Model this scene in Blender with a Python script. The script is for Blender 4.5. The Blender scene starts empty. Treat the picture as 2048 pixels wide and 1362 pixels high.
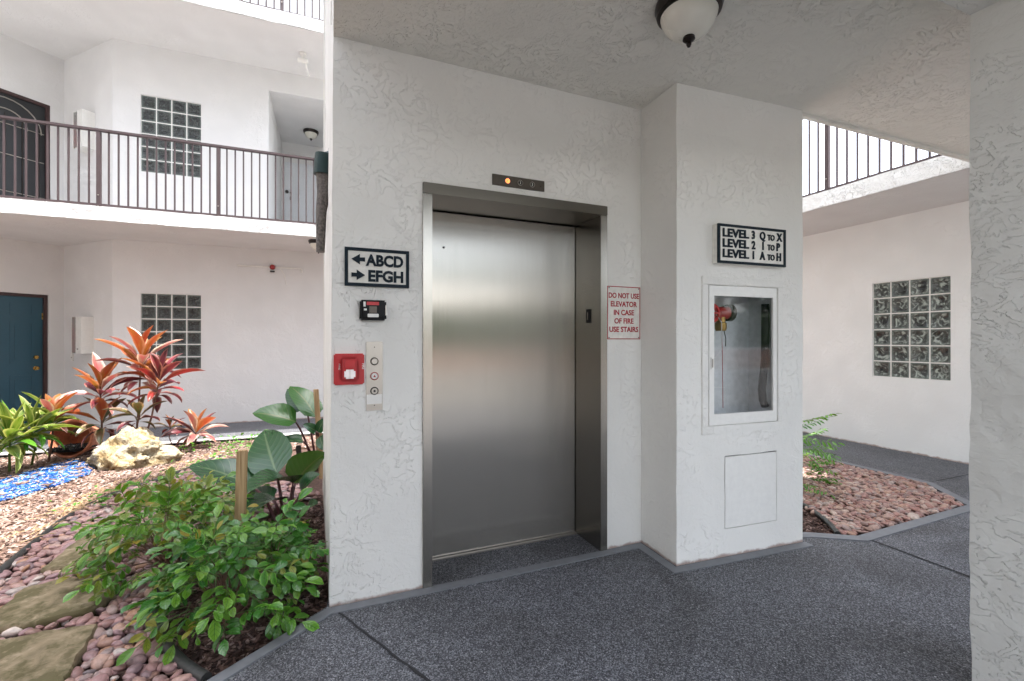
import bpy, bmesh, math, random
from mathutils import Vector, Matrix, noise, Euler
R = math.radians
random.seed(7)
scene = bpy.context.scene
col = scene.collection

# ------------------------------------------------------------------ camera, sky, sun, exposure
cam_data = bpy.data.cameras.new('camera'); cam = bpy.data.objects.new('camera', cam_data); col.objects.link(cam)
cam.location = (0, 0, 1.33); cam.rotation_euler = (R(90), 0, R(-21.7))
cam_data.lens = 16.0; cam_data.sensor_width = 36.0; cam_data.clip_start = 0.05; cam_data.clip_end = 600
cam_data.shift_y = 0.0
scene.camera = cam
SUN = Vector((0.20, -0.14, 1.0)).normalized()
world = bpy.data.worlds.new('World'); scene.world = world; world.use_nodes = True
nt = world.node_tree
sky = nt.nodes.new('ShaderNodeTexSky'); sky.sky_type = 'NISHITA'; sky.sun_disc = False
sky.sun_elevation = math.asin(SUN.z); sky.sun_rotation = math.atan2(SUN.x, SUN.y)
sky.air_density = 1.0; sky.dust_density = 2.5; sky.ozone_density = 1.0
bg = nt.nodes['Background']; bg.inputs['Strength'].default_value = 0.15
hs = nt.nodes.new('ShaderNodeHueSaturation'); hs.inputs['Saturation'].default_value = 0.45     # bright hazy sky
nt.links.new(sky.outputs[0], hs.inputs['Color']); nt.links.new(hs.outputs[0], bg.inputs[0])
sun_data = bpy.data.lights.new('sun', 'SUN'); sun_data.energy = 2.0; sun_data.angle = R(0.5); sun_data.color = (1.0, 0.95, 0.88)
sun = bpy.data.objects.new('sun', sun_data); col.objects.link(sun); sun.location = (0, 0, 30)
sun.rotation_euler = SUN.to_track_quat('Z', 'Y').to_euler()
vs = scene.view_settings
scene.display_settings.display_device = 'sRGB'
vs.view_transform = 'Standard'; vs.look = 'None'; vs.exposure = 2.7; vs.gamma = 1.0; vs.use_curve_mapping = False
scene.cycles.max_bounces = 8; scene.cycles.diffuse_bounces = 6; scene.cycles.glossy_bounces = 5
scene.cycles.transparent_max_bounces = 12; scene.cycles.sample_clamp_indirect = 8.0
scene.cycles.use_denoising = True

# ------------------------------------------------------------------ material helpers
def new_mat(name):
    m = bpy.data.materials.new(name); m.use_nodes = True
    n = m.node_tree.nodes; return m, n, m.node_tree.links, n['Principled BSDF']
def setp(p, **k):
    names = dict(base='Base Color', rough='Roughness', metal='Metallic', spec='Specular IOR Level', coat='Coat Weight', trans='Transmission Weight', aniso='Anisotropic', coat_rough='Coat Roughness')
    for a, v in k.items():
        if a == 'base': v = (*v, 1)
        p.inputs[names[a]].default_value = v
def node(n, t, **k):
    x = n.new(t)
    for a, v in k.items():
        if hasattr(x, a) and a not in ('Scale',): setattr(x, a, v)
        else: x.inputs[a].default_value = v
    return x
def ramp(n, stops, interp='LINEAR'):
    r = n.new('ShaderNodeValToRGB'); r.color_ramp.interpolation = interp
    e = r.color_ramp.elements
    while len(e) < len(stops): e.new(0.5)
    for el, (pos, c) in zip(e, stops):
        el.position = pos; el.color = (*c, 1) if len(c) == 3 else c
    return r
def noise_tex(n, l, scale, detail=4, distortion=0.0, rough=0.5, vec=None):
    t = n.new('ShaderNodeTexNoise'); t.inputs['Scale'].default_value = scale; t.inputs['Detail'].default_value = detail
    t.inputs['Distortion'].default_value = distortion; t.inputs['Roughness'].default_value = rough
    if vec is not None: l.new(vec, t.inputs['Vector'])
    return t
def mix_rgb(n, l, fac, a, b, mode='MIX'):
    x = n.new('ShaderNodeMix'); x.data_type = 'RGBA'; x.blend_type = mode
    for s, v in ((0, fac), (6, a), (7, b)):
        if isinstance(v, (int, float)): x.inputs[s].default_value = v
        elif isinstance(v, tuple): x.inputs[s].default_value = (*v, 1)
        else: l.new(v, x.inputs[s])
    return x.outputs[2]
def math_n(n, l, op, a, b=None, c=None):
    x = n.new('ShaderNodeMath'); x.operation = op
    for i, v in enumerate((a, b, c)):
        if v is None: continue
        if isinstance(v, (int, float)): x.inputs[i].default_value = v
        else: l.new(v, x.inputs[i])
    return x.outputs[0]
def bump(n, l, p, h, strength, dist, prev=None):
    b = n.new('ShaderNodeBump'); b.inputs['Strength'].default_value = strength; b.inputs['Distance'].default_value = dist
    l.new(h, b.inputs['Height'])
    if prev is not None: l.new(prev, b.inputs['Normal'])
    if p is not None: l.new(b.outputs[0], p.inputs['Normal'])
    return b.outputs[0]

def plain(name, base, rough=0.5, metal=0.0, spec=0.5, grain=0.06, gscale=30.0, brel=0.0):
    m, n, l, p = new_mat(name); setp(p, base=base, rough=rough, metal=metal, spec=spec)
    tc = n.new('ShaderNodeTexCoord')
    t = noise_tex(n, l, gscale, 5, vec=tc.outputs['Object'])
    r = ramp(n, [(0.25, tuple(max(0, c * (1 - grain * 2)) for c in base)), (0.75, tuple(min(1, c * (1 + grain * 2)) for c in base))])
    l.new(t.outputs[0], r.inputs[0]); l.new(r.outputs[0], p.inputs['Base Color'])
    rr = math_n(n, l, 'MULTIPLY_ADD', t.outputs[0], 0.2, rough - 0.1); l.new(rr, p.inputs['Roughness'])
    if brel: bump(n, l, p, t.outputs[0], 0.5, brel)
    return m

def stucco(name, base, ridge=1.0, scale=1.0, seed=0.0, stretch=(1.0, 1.0, 1.0)):
    """skip-trowel stucco: sparse curled plaster edges over a softly uneven coat"""
    m, n, l, p = new_mat(name); setp(p, base=base, rough=0.75, spec=0.25)
    tc = n.new('ShaderNodeTexCoord'); mp = n.new('ShaderNodeMapping'); mp.inputs['Location'].default_value = (seed, seed * 1.7, seed * 0.3)
    mp.inputs['Scale'].default_value = stretch
    l.new(tc.outputs['Object'], mp.inputs[0]); v = mp.outputs[0]
    big = noise_tex(n, l, 2.6 * scale, 1, 0.0, vec=v)                       # where the ridges crowd
    plates = noise_tex(n, l, 9.5 * scale, 5, 0.55, 0.62, vec=v)
    st = ramp(n, [(0.43, (0, 0, 0)), (0.445, (0.5, 0.5, 0.5)), (0.55, (0.5, 0.5, 0.5)), (0.565, (1, 1, 1))])
    l.new(plates.outputs[0], st.inputs[0])
    msk = ramp(n, [(0.42, (0.12, 0.12, 0.12)), (0.62, (1, 1, 1))]); l.new(big.outputs[0], msk.inputs[0])
    h1 = math_n(n, l, 'MULTIPLY', st.outputs[0], msk.outputs[0])
    fine = noise_tex(n, l, 45 * scale, 3, 0.4, 0.6, vec=v)
    h = math_n(n, l, 'MULTIPLY_ADD', fine.outputs[0], 0.32, h1)
    h = math_n(n, l, 'MULTIPLY_ADD', plates.outputs[0], 0.5, h)
    bump(n, l, p, h, 1.0, 0.0056 * ridge)
    r = ramp(n, [(0.3, tuple(c * 0.93 for c in base)), (0.7, base)]); l.new(big.outputs[0], r.inputs[0])
    # splash-up grime along the very foot of the wall
    pos = n.new('ShaderNodeNewGeometry'); sz = n.new('ShaderNodeSeparateXYZ'); l.new(pos.outputs['Position'], sz.inputs[0])
    g1 = math_n(n, l, 'MULTIPLY_ADD', plates.outputs[0], -0.06, math_n(n, l, 'ADD', sz.outputs[2], 0.024))
    gr = ramp(n, [(0.0, (0.85, 0.85, 0.85)), (0.014, (0, 0, 0))]); l.new(g1, gr.inputs[0])
    l.new(mix_rgb(n, l, gr.outputs[0], r.outputs[0], (0.34, 0.24, 0.20)), p.inputs['Base Color'])
    return m

def floor_mat():
    m, n, l, p = new_mat('speckled_floor_coating'); setp(p, rough=0.62, spec=0.35)
    tc = n.new('ShaderNodeTexCoord'); v = tc.outputs['Object']
    vg = n.new('ShaderNodeTexVoronoi'); vg.inputs['Scale'].default_value = 210; l.new(v, vg.inputs['Vector'])      # sandy grains, each its own grey
    wg = n.new('ShaderNodeTexWhiteNoise'); l.new(vg.outputs['Position'], wg.inputs['Vector'])
    b = noise_tex(n, l, 1.4, 5, 0.9, 0.6, vec=v)
    r = ramp(n, [(0.0, (0.018, 0.0185, 0.021)), (0.45, (0.066, 0.068, 0.076)), (0.8, (0.15, 0.153, 0.168)), (1.0, (0.26, 0.265, 0.28))]); l.new(wg.outputs['Value'], r.inputs[0])
    br = ramp(n, [(0.32, (0.74, 0.73, 0.72)), (0.5, (1.0, 1.0, 1.0)), (0.68, (1.22, 1.23, 1.25))]); l.new(b.outputs[0], br.inputs[0])
    c = mix_rgb(n, l, 1.0, r.outputs[0], br.outputs[0], 'MULTIPLY')
    vo = n.new('ShaderNodeTexVoronoi'); vo.inputs['Scale'].default_value = 75; l.new(v, vo.inputs['Vector'])
    wh = n.new('ShaderNodeTexWhiteNoise'); l.new(vo.outputs['Position'], wh.inputs['Vector'])
    sel = ramp(n, [(0.972, (0, 0, 0)), (0.976, (0.9, 0.9, 0.9))]); l.new(wh.outputs['Value'], sel.inputs[0])
    rad = ramp(n, [(0.22, (1, 1, 1)), (0.32, (0, 0, 0))]); l.new(vo.outputs['Distance'], rad.inputs[0])
    f = math_n(n, l, 'MULTIPLY', sel.outputs[0], rad.outputs[0])
    l.new(mix_rgb(n, l, f, c, (0.42, 0.42, 0.43)), p.inputs['Base Color'])
    bump(n, l, p, vg.outputs['Distance'], 0.5, 0.001)
    return m

def steel(name, base, rough, aniso=0.0, brushed='H'):
    m, n, l, p = new_mat(name); setp(p, base=base, rough=rough, metal=1.0)
    tc = n.new('ShaderNodeTexCoord'); mp = n.new('ShaderNodeMapping'); l.new(tc.outputs['Object'], mp.inputs[0])
    setp(p, base=base)
    if aniso:
        p.inputs['Anisotropic'].default_value = aniso; cx = n.new('ShaderNodeCombineXYZ'); cx.inputs[0].default_value = 1.0; cx.inputs[1].default_value = 0.017; l.new(cx.outputs[0], p.inputs['Tangent'])
        p.inputs['Metallic'].default_value = 0.76
        mpb = n.new('ShaderNodeMapping'); mpb.inputs['Scale'].default_value = (260.0, 260.0, 2.5); l.new(tc.outputs['Object'], mpb.inputs[0])
        sm = noise_tex(n, l, 1.0, 3, 0.0, 0.6, vec=mpb.outputs[0]); sb = noise_tex(n, l, 2.2, 3, 0.3, 0.5, vec=tc.outputs['Object'])
        l.new(math_n(n, l, 'MULTIPLY_ADD', sb.outputs[0], 0.05, rough - 0.025), p.inputs['Roughness'])
        gr = ramp(n, [(0.3, tuple(c * 0.93 for c in base)), (0.7, tuple(c * 1.05 for c in base))]); l.new(sm.outputs[0], gr.inputs[0]); l.new(gr.outputs[0], p.inputs['Base Color'])
    w = noise_tex(n, l, 1.6, 2, 0.0, vec=tc.outputs['Object'])
    b1 = bump(n, l, None, w.outputs[0], 0.2, 0.006)
    l.new(b1, p.inputs['Normal'])
    return m

def leaf_mat(name, base, margin=None, vein=None, under=None, rough=0.35, transl=0.25, veins=9, var=0.25, vein_w=0.5, spec=0.5):
    m, n, l, p = new_mat(name); setp(p, rough=rough, spec=spec)
    uv = n.new('ShaderNodeUVMap'); sp = n.new('ShaderNodeSeparateXYZ'); l.new(uv.outputs[0], sp.inputs[0])
    a = math_n(n, l, 'ABSOLUTE', math_n(n, l, 'SUBTRACT', sp.outputs[0], 0.5))
    oi = n.new('ShaderNodeObjectInfo')
    tc = n.new('ShaderNodeTexCoord'); t = noise_tex(n, l, 14, 3, vec=tc.outputs['Object'])
    c = mix_rgb(n, l, math_n(n, l, 'MULTIPLY', t.outputs[0], 0.7), base, tuple(x * 0.6 for x in base))
    hsv = n.new('ShaderNodeHueSaturation'); l.new(c, hsv.inputs['Color'])
    l.new(math_n(n, l, 'MULTIPLY_ADD', oi.outputs['Random'], var * 1.6, 1 - var * 0.8), hsv.inputs['Value'])
    l.new(math_n(n, l, 'MULTIPLY_ADD', oi.outputs['Random'], -0.05 * (var / 0.25), 0.5 + 0.025 * (var / 0.25)), hsv.inputs['Hue'])
    c = hsv.outputs[0]
    if margin:
        mr = ramp(n, [(0.30, (0, 0, 0)), (0.42, (1, 1, 1))]); l.new(math_n(n, l, 'MULTIPLY_ADD', t.outputs[0], 0.16, math_n(n, l, 'SUBTRACT', a, 0.08)), mr.inputs[0])
        c = mix_rgb(n, l, mr.outputs[0], c, margin)
    ph = math_n(n, l, 'MULTIPLY_ADD', a, -0.55, sp.outputs[1])
    sv = math_n(n, l, 'SINE', math_n(n, l, 'MULTIPLY', ph, veins * 6.283))
    if vein:
        vr = ramp(n, [(0.86, (0, 0, 0)), (0.98, (1, 1, 1))]); l.new(sv, vr.inputs[0])
        mid = ramp(n, [(0.012, (1, 1, 1)), (0.04, (0, 0, 0))]); l.new(a, mid.inputs[0])
        f = math_n(n, l, 'MAXIMUM', math_n(n, l, 'MULTIPLY', vr.outputs[0], vein_w), mid.outputs[0])
        c = mix_rgb(n, l, f, c, vein)
    l.new(c, p.inputs['Base Color'])
    bump(n, l, p, sv, 0.25, 0.0015)
    tr = n.new('ShaderNodeBsdfTranslucent'); l.new(mix_rgb(n, l, 1.0, c, under or (1.0, 1.0, 0.5), 'MULTIPLY'), tr.inputs[0])
    mx = n.new('ShaderNodeMixShader'); mx.inputs[0].default_value = transl
    l.new(p.outputs[0], mx.inputs[1]); l.new(tr.outputs[0], mx.inputs[2])
    l.new(mx.outputs[0], n['Material Output'].inputs[0])
    return m

def stone_ramp_mat(name, stops, source, rough=0.55, bumpd=0.002):
    """colour picked per stone: 'object' = Object Info random, 'attr' = attribute 'tone'"""
    m, n, l, p = new_mat(name); setp(p, rough=rough, spec=0.4)
    r = ramp(n, stops)
    if source == 'object':
        oi = n.new('ShaderNodeObjectInfo'); l.new(oi.outputs['Random'], r.inputs[0])
    else:
        at = n.new('ShaderNodeAttribute'); at.attribute_name = 'tone'; l.new(at.outputs['Fac'], r.inputs[0])
    tc = n.new('ShaderNodeNewGeometry'); t = noise_tex(n, l, 60, 4, 0.5, vec=tc.outputs['Position'])
    v = ramp(n, [(0.3, (0.72, 0.70, 0.70)), (0.7, (1.12, 1.1, 1.1))]); l.new(t.outputs[0], v.inputs[0])
    l.new(mix_rgb(n, l, 1.0, r.outputs[0], v.outputs[0], 'MULTIPLY'), p.inputs['Base Color'])
    bump(n, l, p, t.outputs[0], 0.4, bumpd)
    return m

M = {}
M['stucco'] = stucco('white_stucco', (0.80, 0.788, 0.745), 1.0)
M['stucco_column'] = stucco('white_stucco_column', (0.62, 0.618, 0.585), 1.15, 0.8, 4.0, (1.0, 1.0, 1.6))  # base set darker than the wall stucco to stand in for shade
M['stucco_far'] = stucco('white_stucco_wing', (0.725, 0.72, 0.71), 0.6, 1.0, 9.0)
M['stucco_side'] = stucco('white_stucco_side_wing', (0.83, 0.835, 0.82), 0.5, 1.0, 12.0)
M['stucco_fascia'] = stucco('white_stucco_fascia', (0.82, 0.82, 0.81), 3.2, 1.3, 2.0)
M['stucco_ceiling'] = stucco('white_stucco_ceiling', (0.79, 0.772, 0.71), 2.3, 1.1, 6.0, (1.0, 1.0, 1.0))
M['floor'] = floor_mat()
M['kerb'] = plain('smooth_grey_kerb_paint', (0.155, 0.162, 0.175), 0.55, grain=0.08, gscale=18)
M['kerb_sunlit'] = plain('sunlit_kerb_paint', (0.52, 0.52, 0.52), 0.6, grain=0.08, gscale=18)  # lighter copy of the kerb grey, sunlight on the wing kerb put into it
M['joint'] = plain('dark_joint_sealant', (0.018, 0.018, 0.02), 0.8)
M['steel'] = steel('brushed_stainless', (0.50, 0.475, 0.435), 0.17)
M['steel_door'] = steel('brushed_stainless_door', (0.38, 0.36, 0.325), 0.24, 0.95)
M['steel_dim'] = steel('darkened_stainless', (0.19, 0.175, 0.15), 0.28)  # base darkened for the soffit's dark reflection as well as its bronze-dark face
M['steel_v'] = steel('brushed_stainless_upright', (0.36, 0.34, 0.305), 0.24, brushed='V')
M['plate'] = steel('satin_plate', (0.40, 0.37, 0.33), 0.38)
M['bronze_plate'] = plain('dark_bronze_plate', (0.10, 0.085, 0.07), 0.4, 0.6)
M['black'] = plain('black_plastic', (0.007, 0.007, 0.008), 0.5, spec=0.2)
M['dark_gap'] = plain('dark_gap', (0.008, 0.008, 0.008), 0.8)
M['navy'] = plain('navy_paint', (0.006, 0.015, 0.023), 0.6, spec=0.2)
M['sign_white'] = plain('cream_sign_board', (0.74, 0.72, 0.66), 0.5)
M['white_paint'] = plain('white_paint', (0.76, 0.75, 0.712), 0.4, grain=0.02)
M['sign_red'] = plain('red_print', (0.36, 0.008, 0.020), 0.6, spec=0.2)
M['red'] = plain('red_plastic', (0.50, 0.004, 0.008), 0.35, grain=0.03)
M['red_dark'] = plain('dark_red_paint', (0.30, 0.015, 0.015), 0.4)
M['clear_lens'] = plain('clear_strobe_lens', (0.75, 0.76, 0.78), 0.12, 0.3)
M['bronze'] = plain('dark_bronze_metal', (0.020, 0.014, 0.012), 0.38, 0.5)
M['rail'] = plain('brown_railing_paint', (0.062, 0.040, 0.042), 0.6, 0.0)
M['bowl'] = plain('alabaster_glass', (0.72, 0.70, 0.62), 0.25, grain=0.03, gscale=9)
M['teal'] = plain('teal_door_paint', (0.018, 0.075, 0.110), 0.42, grain=0.03)
M['door_trim'] = plain('brown_door_frame', (0.05, 0.022, 0.022), 0.5)
M['old_brass'] = plain('tarnished_brass', (0.34, 0.21, 0.07), 0.4, 1.0)
M['brass'] = plain('brass', (0.60, 0.36, 0.10), 0.28, 1.0)
M['green_metal'] = plain('dark_green_metal', (0.006, 0.028, 0.027), 0.4, 0.2)
M['screen_mesh'] = plain('dark_screen_mesh', (0.012, 0.013, 0.015), 0.45)
M['white_door'] = plain('pale_door_paint', (0.66, 0.68, 0.70), 0.45, grain=0.02)
M['mortar'] = plain('white_mortar', (0.74, 0.73, 0.70), 0.8)
M['cabinet_inside'] = plain('grey_cabinet_lining', (0.50, 0.51, 0.52), 0.5)
M['wire'] = plain('pale_wire', (0.62, 0.61, 0.58), 0.5)
M['edging'] = plain('black_plastic_edging', (0.030, 0.031, 0.030), 0.5, grain=0.25, gscale=40, brel=0.002)
M['terracotta'] = plain('terracotta', (0.50, 0.18, 0.095), 0.75, grain=0.18, gscale=14, brel=0.002)
M['stem_red'] = plain('wine_petiole', (0.075, 0.018, 0.022), 0.35)
M['stem_brown'] = plain('woody_stem', (0.14, 0.075, 0.05), 0.7, grain=0.2)
M['stem_green'] = plain('green_stem', (0.075, 0.13, 0.03), 0.5)
M['asphalt'] = plain('asphalt_drive', (0.16, 0.155, 0.15), 0.9, grain=0.12, gscale=60)
M['kerb_white'] = plain('white_kerb_paint', (0.75, 0.74, 0.72), 0.7)
M['grass'] = plain('lawn', (0.07, 0.12, 0.03), 0.9, grain=0.3, gscale=25)
M['hedge'] = plain('hedge_leaves', (0.035, 0.075, 0.018), 0.6, grain=0.4, gscale=20, brel=0.02)
M['pink_wall'] = plain('pink_rendered_wall', (0.62, 0.42, 0.34), 0.8)

def wood_mat():
    m, n, l, p = new_mat('weathered_stake_wood'); setp(p, rough=0.7)
    tc = n.new('ShaderNodeTexCoord'); mp = n.new('ShaderNodeMapping'); mp.inputs['Scale'].default_value = (60, 60, 3); l.new(tc.outputs['Object'], mp.inputs[0])
    t = noise_tex(n, l, 1.0, 5, 0.8, vec=mp.outputs[0])
    r = ramp(n, [(0.3, (0.22, 0.13, 0.06)), (0.5, (0.42, 0.28, 0.14)), (0.7, (0.52, 0.38, 0.22))]); l.new(t.outputs[0], r.inputs[0]); l.new(r.outputs[0], p.inputs['Base Color'])
    bump(n, l, p, t.outputs[0], 0.5, 0.003); return m
M['wood'] = wood_mat()
def rock_mat():
    m, n, l, p = new_mat('coral_limestone'); setp(p, rough=0.9, spec=0.2)
    tc = n.new('ShaderNodeTexCoord'); v = tc.outputs['Object']
    a = noise_tex(n, l, 7, 6, 0.8, 0.65, vec=v); b = noise_tex(n, l, 38, 5, 0.5, 0.6, vec=v)
    r = ramp(n, [(0.32, (0.13, 0.075, 0.035)), (0.42, (0.29, 0.215, 0.11)), (0.52, (0.39, 0.33, 0.225)), (0.66, (0.50, 0.46, 0.36))]); l.new(a.outputs[0], r.inputs[0])
    k = ramp(n, [(0.30, (0.35, 0.30, 0.24)), (0.46, (1, 1, 1))]); l.new(b.outputs[0], k.inputs[0])
    l.new(mix_rgb(n, l, 0.85, r.outputs[0], k.outputs[0], 'MULTIPLY'), p.inputs['Base Color'])
    b1 = bump(n, l, None, a.outputs[0], 0.8, 0.05); bump(n, l, p, b.outputs[0], 0.9, 0.014, b1); return m
M['rock'] = rock_mat()
def flag_mat():
    m, n, l, p = new_mat('mossy_sandstone'); setp(p, rough=0.85, spec=0.25)
    tc = n.new('ShaderNodeTexCoord'); v = tc.outputs['Object']
    a = noise_tex(n, l, 5, 5, 1.2, 0.6, vec=v); b = noise_tex(n, l, 30, 5, 0.6, 0.6, vec=v); c = noise_tex(n, l, 2.6, 4, 0.8, vec=v)
    r = ramp(n, [(0.3, (0.13, 0.105, 0.065)), (0.5, (0.245, 0.195, 0.125)), (0.7, (0.34, 0.275, 0.19))]); l.new(a.outputs[0], r.inputs[0])
    mo = ramp(n, [(0.46, (0, 0, 0)), (0.58, (1, 1, 1))]); l.new(math_n(n, l, 'MULTIPLY_ADD', b.outputs[0], 0.35, math_n(n, l, 'SUBTRACT', c.outputs[0], 0.15)), mo.inputs[0])
    l.new(mix_rgb(n, l, math_n(n, l, 'MULTIPLY', mo.outputs[0], 0.8), r.outputs[0], (0.075, 0.068, 0.026)), p.inputs['Base Color'])
    b1 = bump(n, l, None, a.outputs[0], 0.6, 0.012); bump(n, l, p, b.outputs[0], 0.6, 0.005, b1); return m
M['flagstone'] = flag_mat()
def soil_mat(name, c0, c1, c2, sc=40):
    m, n, l, p = new_mat(name); setp(p, rough=0.95, spec=0.15)
    tc = n.new('ShaderNodeTexCoord'); v = tc.outputs['Object']
    a = noise_tex(n, l, sc, 6, 0.8, 0.7, vec=v); b = noise_tex(n, l, 3, 3, vec=v)
    r = ramp(n, [(0.3, c0), (0.5, c1), (0.72, c2)]); l.new(math_n(n, l, 'MULTIPLY_ADD', b.outputs[0], 0.3, math_n(n, l, 'SUBTRACT', a.outputs[0], 0.15)), r.inputs[0]); l.new(r.outputs[0], p.inputs['Base Color'])
    bump(n, l, p, a.outputs[0], 0.9, 0.02); return m
M['soil'] = soil_mat('dark_bed_soil', (0.035, 0.020, 0.016), (0.085, 0.052, 0.042), (0.19, 0.13, 0.11))
M['mulch_base'] = soil_mat('pale_mulch_base', (0.09, 0.05, 0.035), (0.17, 0.11, 0.08), (0.26, 0.18, 0.14), 55)
M['ground'] = soil_mat('outer_ground', (0.05, 0.045, 0.03), (0.09, 0.08, 0.05), (0.13, 0.11, 0.07), 10)
M['chips_pale'] = stone_ramp_mat('pale_wood_chips', [(0.0, (0.09, 0.052, 0.04)), (0.3, (0.19, 0.122, 0.098)), (0.6, (0.265, 0.182, 0.146)), (0.85, (0.33, 0.25, 0.21)), (1.0, (0.42, 0.37, 0.33))], 'attr', 0.85)
M['chips_dark'] = stone_ramp_mat('dark_wood_chips', [(0.0, (0.03, 0.016, 0.014)), (0.5, (0.10, 0.058, 0.046)), (0.8, (0.19, 0.115, 0.095)), (1.0, (0.34, 0.25, 0.22))], 'attr', 0.85)
M['chips_blue'] = stone_ramp_mat('blue_glass_gravel', [(0.0, (0.006, 0.035, 0.17)), (0.45, (0.018, 0.10, 0.38)), (0.68, (0.06, 0.22, 0.50)), (0.80, (0.20, 0.42, 0.62)), (0.86, (0.36, 0.27, 0.22)), (1.0, (0.5, 0.44, 0.40))], 'attr', 0.25)
M['chips_black'] = stone_ramp_mat('black_gravel', [(0.0, (0.006, 0.009, 0.012)), (0.8, (0.03, 0.04, 0.045)), (1.0, (0.16, 0.18, 0.18))], 'attr', 0.3)
PEB = [(0.0, (0.20, 0.115, 0.105)), (0.14, (0.30, 0.175, 0.165)), (0.3, (0.24, 0.155, 0.165)), (0.45, (0.34, 0.215, 0.185)), (0.6, (0.17, 0.115, 0.125)), (0.72, (0.30, 0.165, 0.10)), (0.84, (0.36, 0.26, 0.235)), (0.93, (0.14, 0.115, 0.12)), (1.0, (0.48, 0.42, 0.38))]
PEBR = [(0.0, (0.24, 0.12, 0.10)), (0.15, (0.34, 0.19, 0.155)), (0.3, (0.25, 0.14, 0.125)), (0.45, (0.38, 0.26, 0.21)), (0.58, (0.20, 0.135, 0.125)), (0.7, (0.34, 0.20, 0.14)), (0.82, (0.44, 0.36, 0.31)), (0.92, (0.24, 0.19, 0.18)), (1.0, (0.36, 0.22, 0.17))]
PEB = [(a, tuple(min(0.7, c * 1.25) for c in b)) for a, b in PEB]; PEBR = [(a, tuple(c * 1.0 for c in b)) for a, b in PEBR]
for k, st in (('peb', PEB), ('pebr', PEBR)):
    M[k + '_obj'] = stone_ramp_mat(k + '_single', st, 'object', 0.42); M[k + '_attr'] = stone_ramp_mat(k + '_mass', st, 'attr', 0.42)

def glass_block_mat(name, c0, c1, c2, sc):
    m, n, l, p = new_mat(name); setp(p, rough=0.07, spec=0.6)
    tc = n.new('ShaderNodeTexCoord'); oi = n.new('ShaderNodeObjectInfo')
    vm = n.new('ShaderNodeVectorMath'); vm.operation = 'ADD'; l.new(tc.outputs['Object'], vm.inputs[0]); l.new(oi.outputs['Location'], vm.inputs[1])
    a = noise_tex(n, l, sc, 2, 1.6, 0.5, vec=vm.outputs[0])
    r = ramp(n, [(0.36, c0), (0.52, c1), (0.66, c2)]); l.new(a.outputs[0], r.inputs[0])
    sp = n.new('ShaderNodeSeparateXYZ'); l.new(tc.outputs['Object'], sp.inputs[0])      # thicker glass shows paler and greener at each block's rim
    rim = math_n(n, l, 'MAXIMUM', math_n(n, l, 'ABSOLUTE', sp.outputs[0]), math_n(n, l, 'ABSOLUTE', sp.outputs[2]))
    rr = ramp(n, [(0.064, (0, 0, 0)), (0.082, (1, 1, 1))]); l.new(rim, rr.inputs[0])
    l.new(mix_rgb(n, l, math_n(n, l, 'MULTIPLY', rr.outputs[0], 0.6), r.outputs[0], (0.16, 0.20, 0.18)), p.inputs['Base Color'])
    bump(n, l, p, a.outputs[0], 0.8, 0.016); return m
M['glass_block'] = glass_block_mat('wavy_glass_block', (0.004, 0.005, 0.005), (0.020, 0.024, 0.022), (0.075, 0.088, 0.08), 30)
M['glass_block_pale'] = glass_block_mat('pale_wavy_glass_block', (0.008, 0.011, 0.010), (0.055, 0.066, 0.060), (0.34, 0.39, 0.35), 13)
def pane_mat():
    m, n, l, p = new_mat('clear_pane')
    tr = n.new('ShaderNodeBsdfTransparent'); tr.inputs[0].default_value = (0.97, 0.98, 0.98, 1)
    g = n.new('ShaderNodeBsdfGlossy'); g.inputs['Roughness'].default_value = 0.03
    lw = n.new('ShaderNodeLayerWeight'); fo = math_n(n, l, 'MULTIPLY_ADD', math_n(n, l, 'POWER', lw.outputs['Facing'], 4.0), 0.5, 0.02)
    mx = n.new('ShaderNodeMixShader'); l.new(fo, mx.inputs[0]); l.new(tr.outputs[0], mx.inputs[1]); l.new(g.outputs[0], mx.inputs[2])
    l.new(mx.outputs[0], n['Material Output'].inputs[0]); return m
M['pane'] = pane_mat()
def lamp_mat():
    m, n, l, p = new_mat('lit_orange_indicator'); setp(p, base=(0.8, 0.2, 0.05), rough=0.4)
    p.inputs['Emission Color'].default_value = (1.0, 0.20, 0.05, 1); p.inputs['Emission Strength'].default_value = 0.55; return m
M['lamp_on'] = lamp_mat()
M['grid_pipe'] = plain('speckled_grey_sleeve', (0.11, 0.095, 0.085), 0.7, grain=0.45, gscale=70, brel=0.01)

# leaves
M['l_shrub'] = leaf_mat('shrub_leaf', (0.105, 0.285, 0.022), vein=(0.022, 0.085, 0.012), margin=(0.17, 0.36, 0.06), rough=0.24, transl=0.25, veins=5, vein_w=0.6, spec=0.5)
M['l_shrub2'] = leaf_mat('shrub_leaf_yellowing', (0.22, 0.29, 0.03), vein=(0.03, 0.06, 0.012), margin=(0.22, 0.28, 0.09), rough=0.3, transl=0.2, veins=5, vein_w=0.6)
M['l_deep'] = leaf_mat('shrub_leaf_deep', (0.045, 0.165, 0.018), vein=(0.07, 0.16, 0.05), margin=(0.05, 0.17, 0.03), rough=0.2, transl=0.15, veins=5, vein_w=0.7)
M['l_yellow'] = leaf_mat('shrub_leaf_yellow', (0.36, 0.32, 0.04), vein=(0.16, 0.12, 0.02), rough=0.4, transl=0.3, veins=5)
M['l_fresh'] = leaf_mat('fresh_leaf', (0.10, 0.28, 0.025), vein=(0.05, 0.15, 0.02), rough=0.35, transl=0.3, veins=5)
M['l_phil'] = leaf_mat('philodendron_leaf', (0.016, 0.075, 0.026), vein=(0.10, 0.17, 0.07), rough=0.27, transl=0.10, veins=9, vein_w=0.35, spec=0.6, under=(1.0, 0.9, 0.3))
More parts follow.
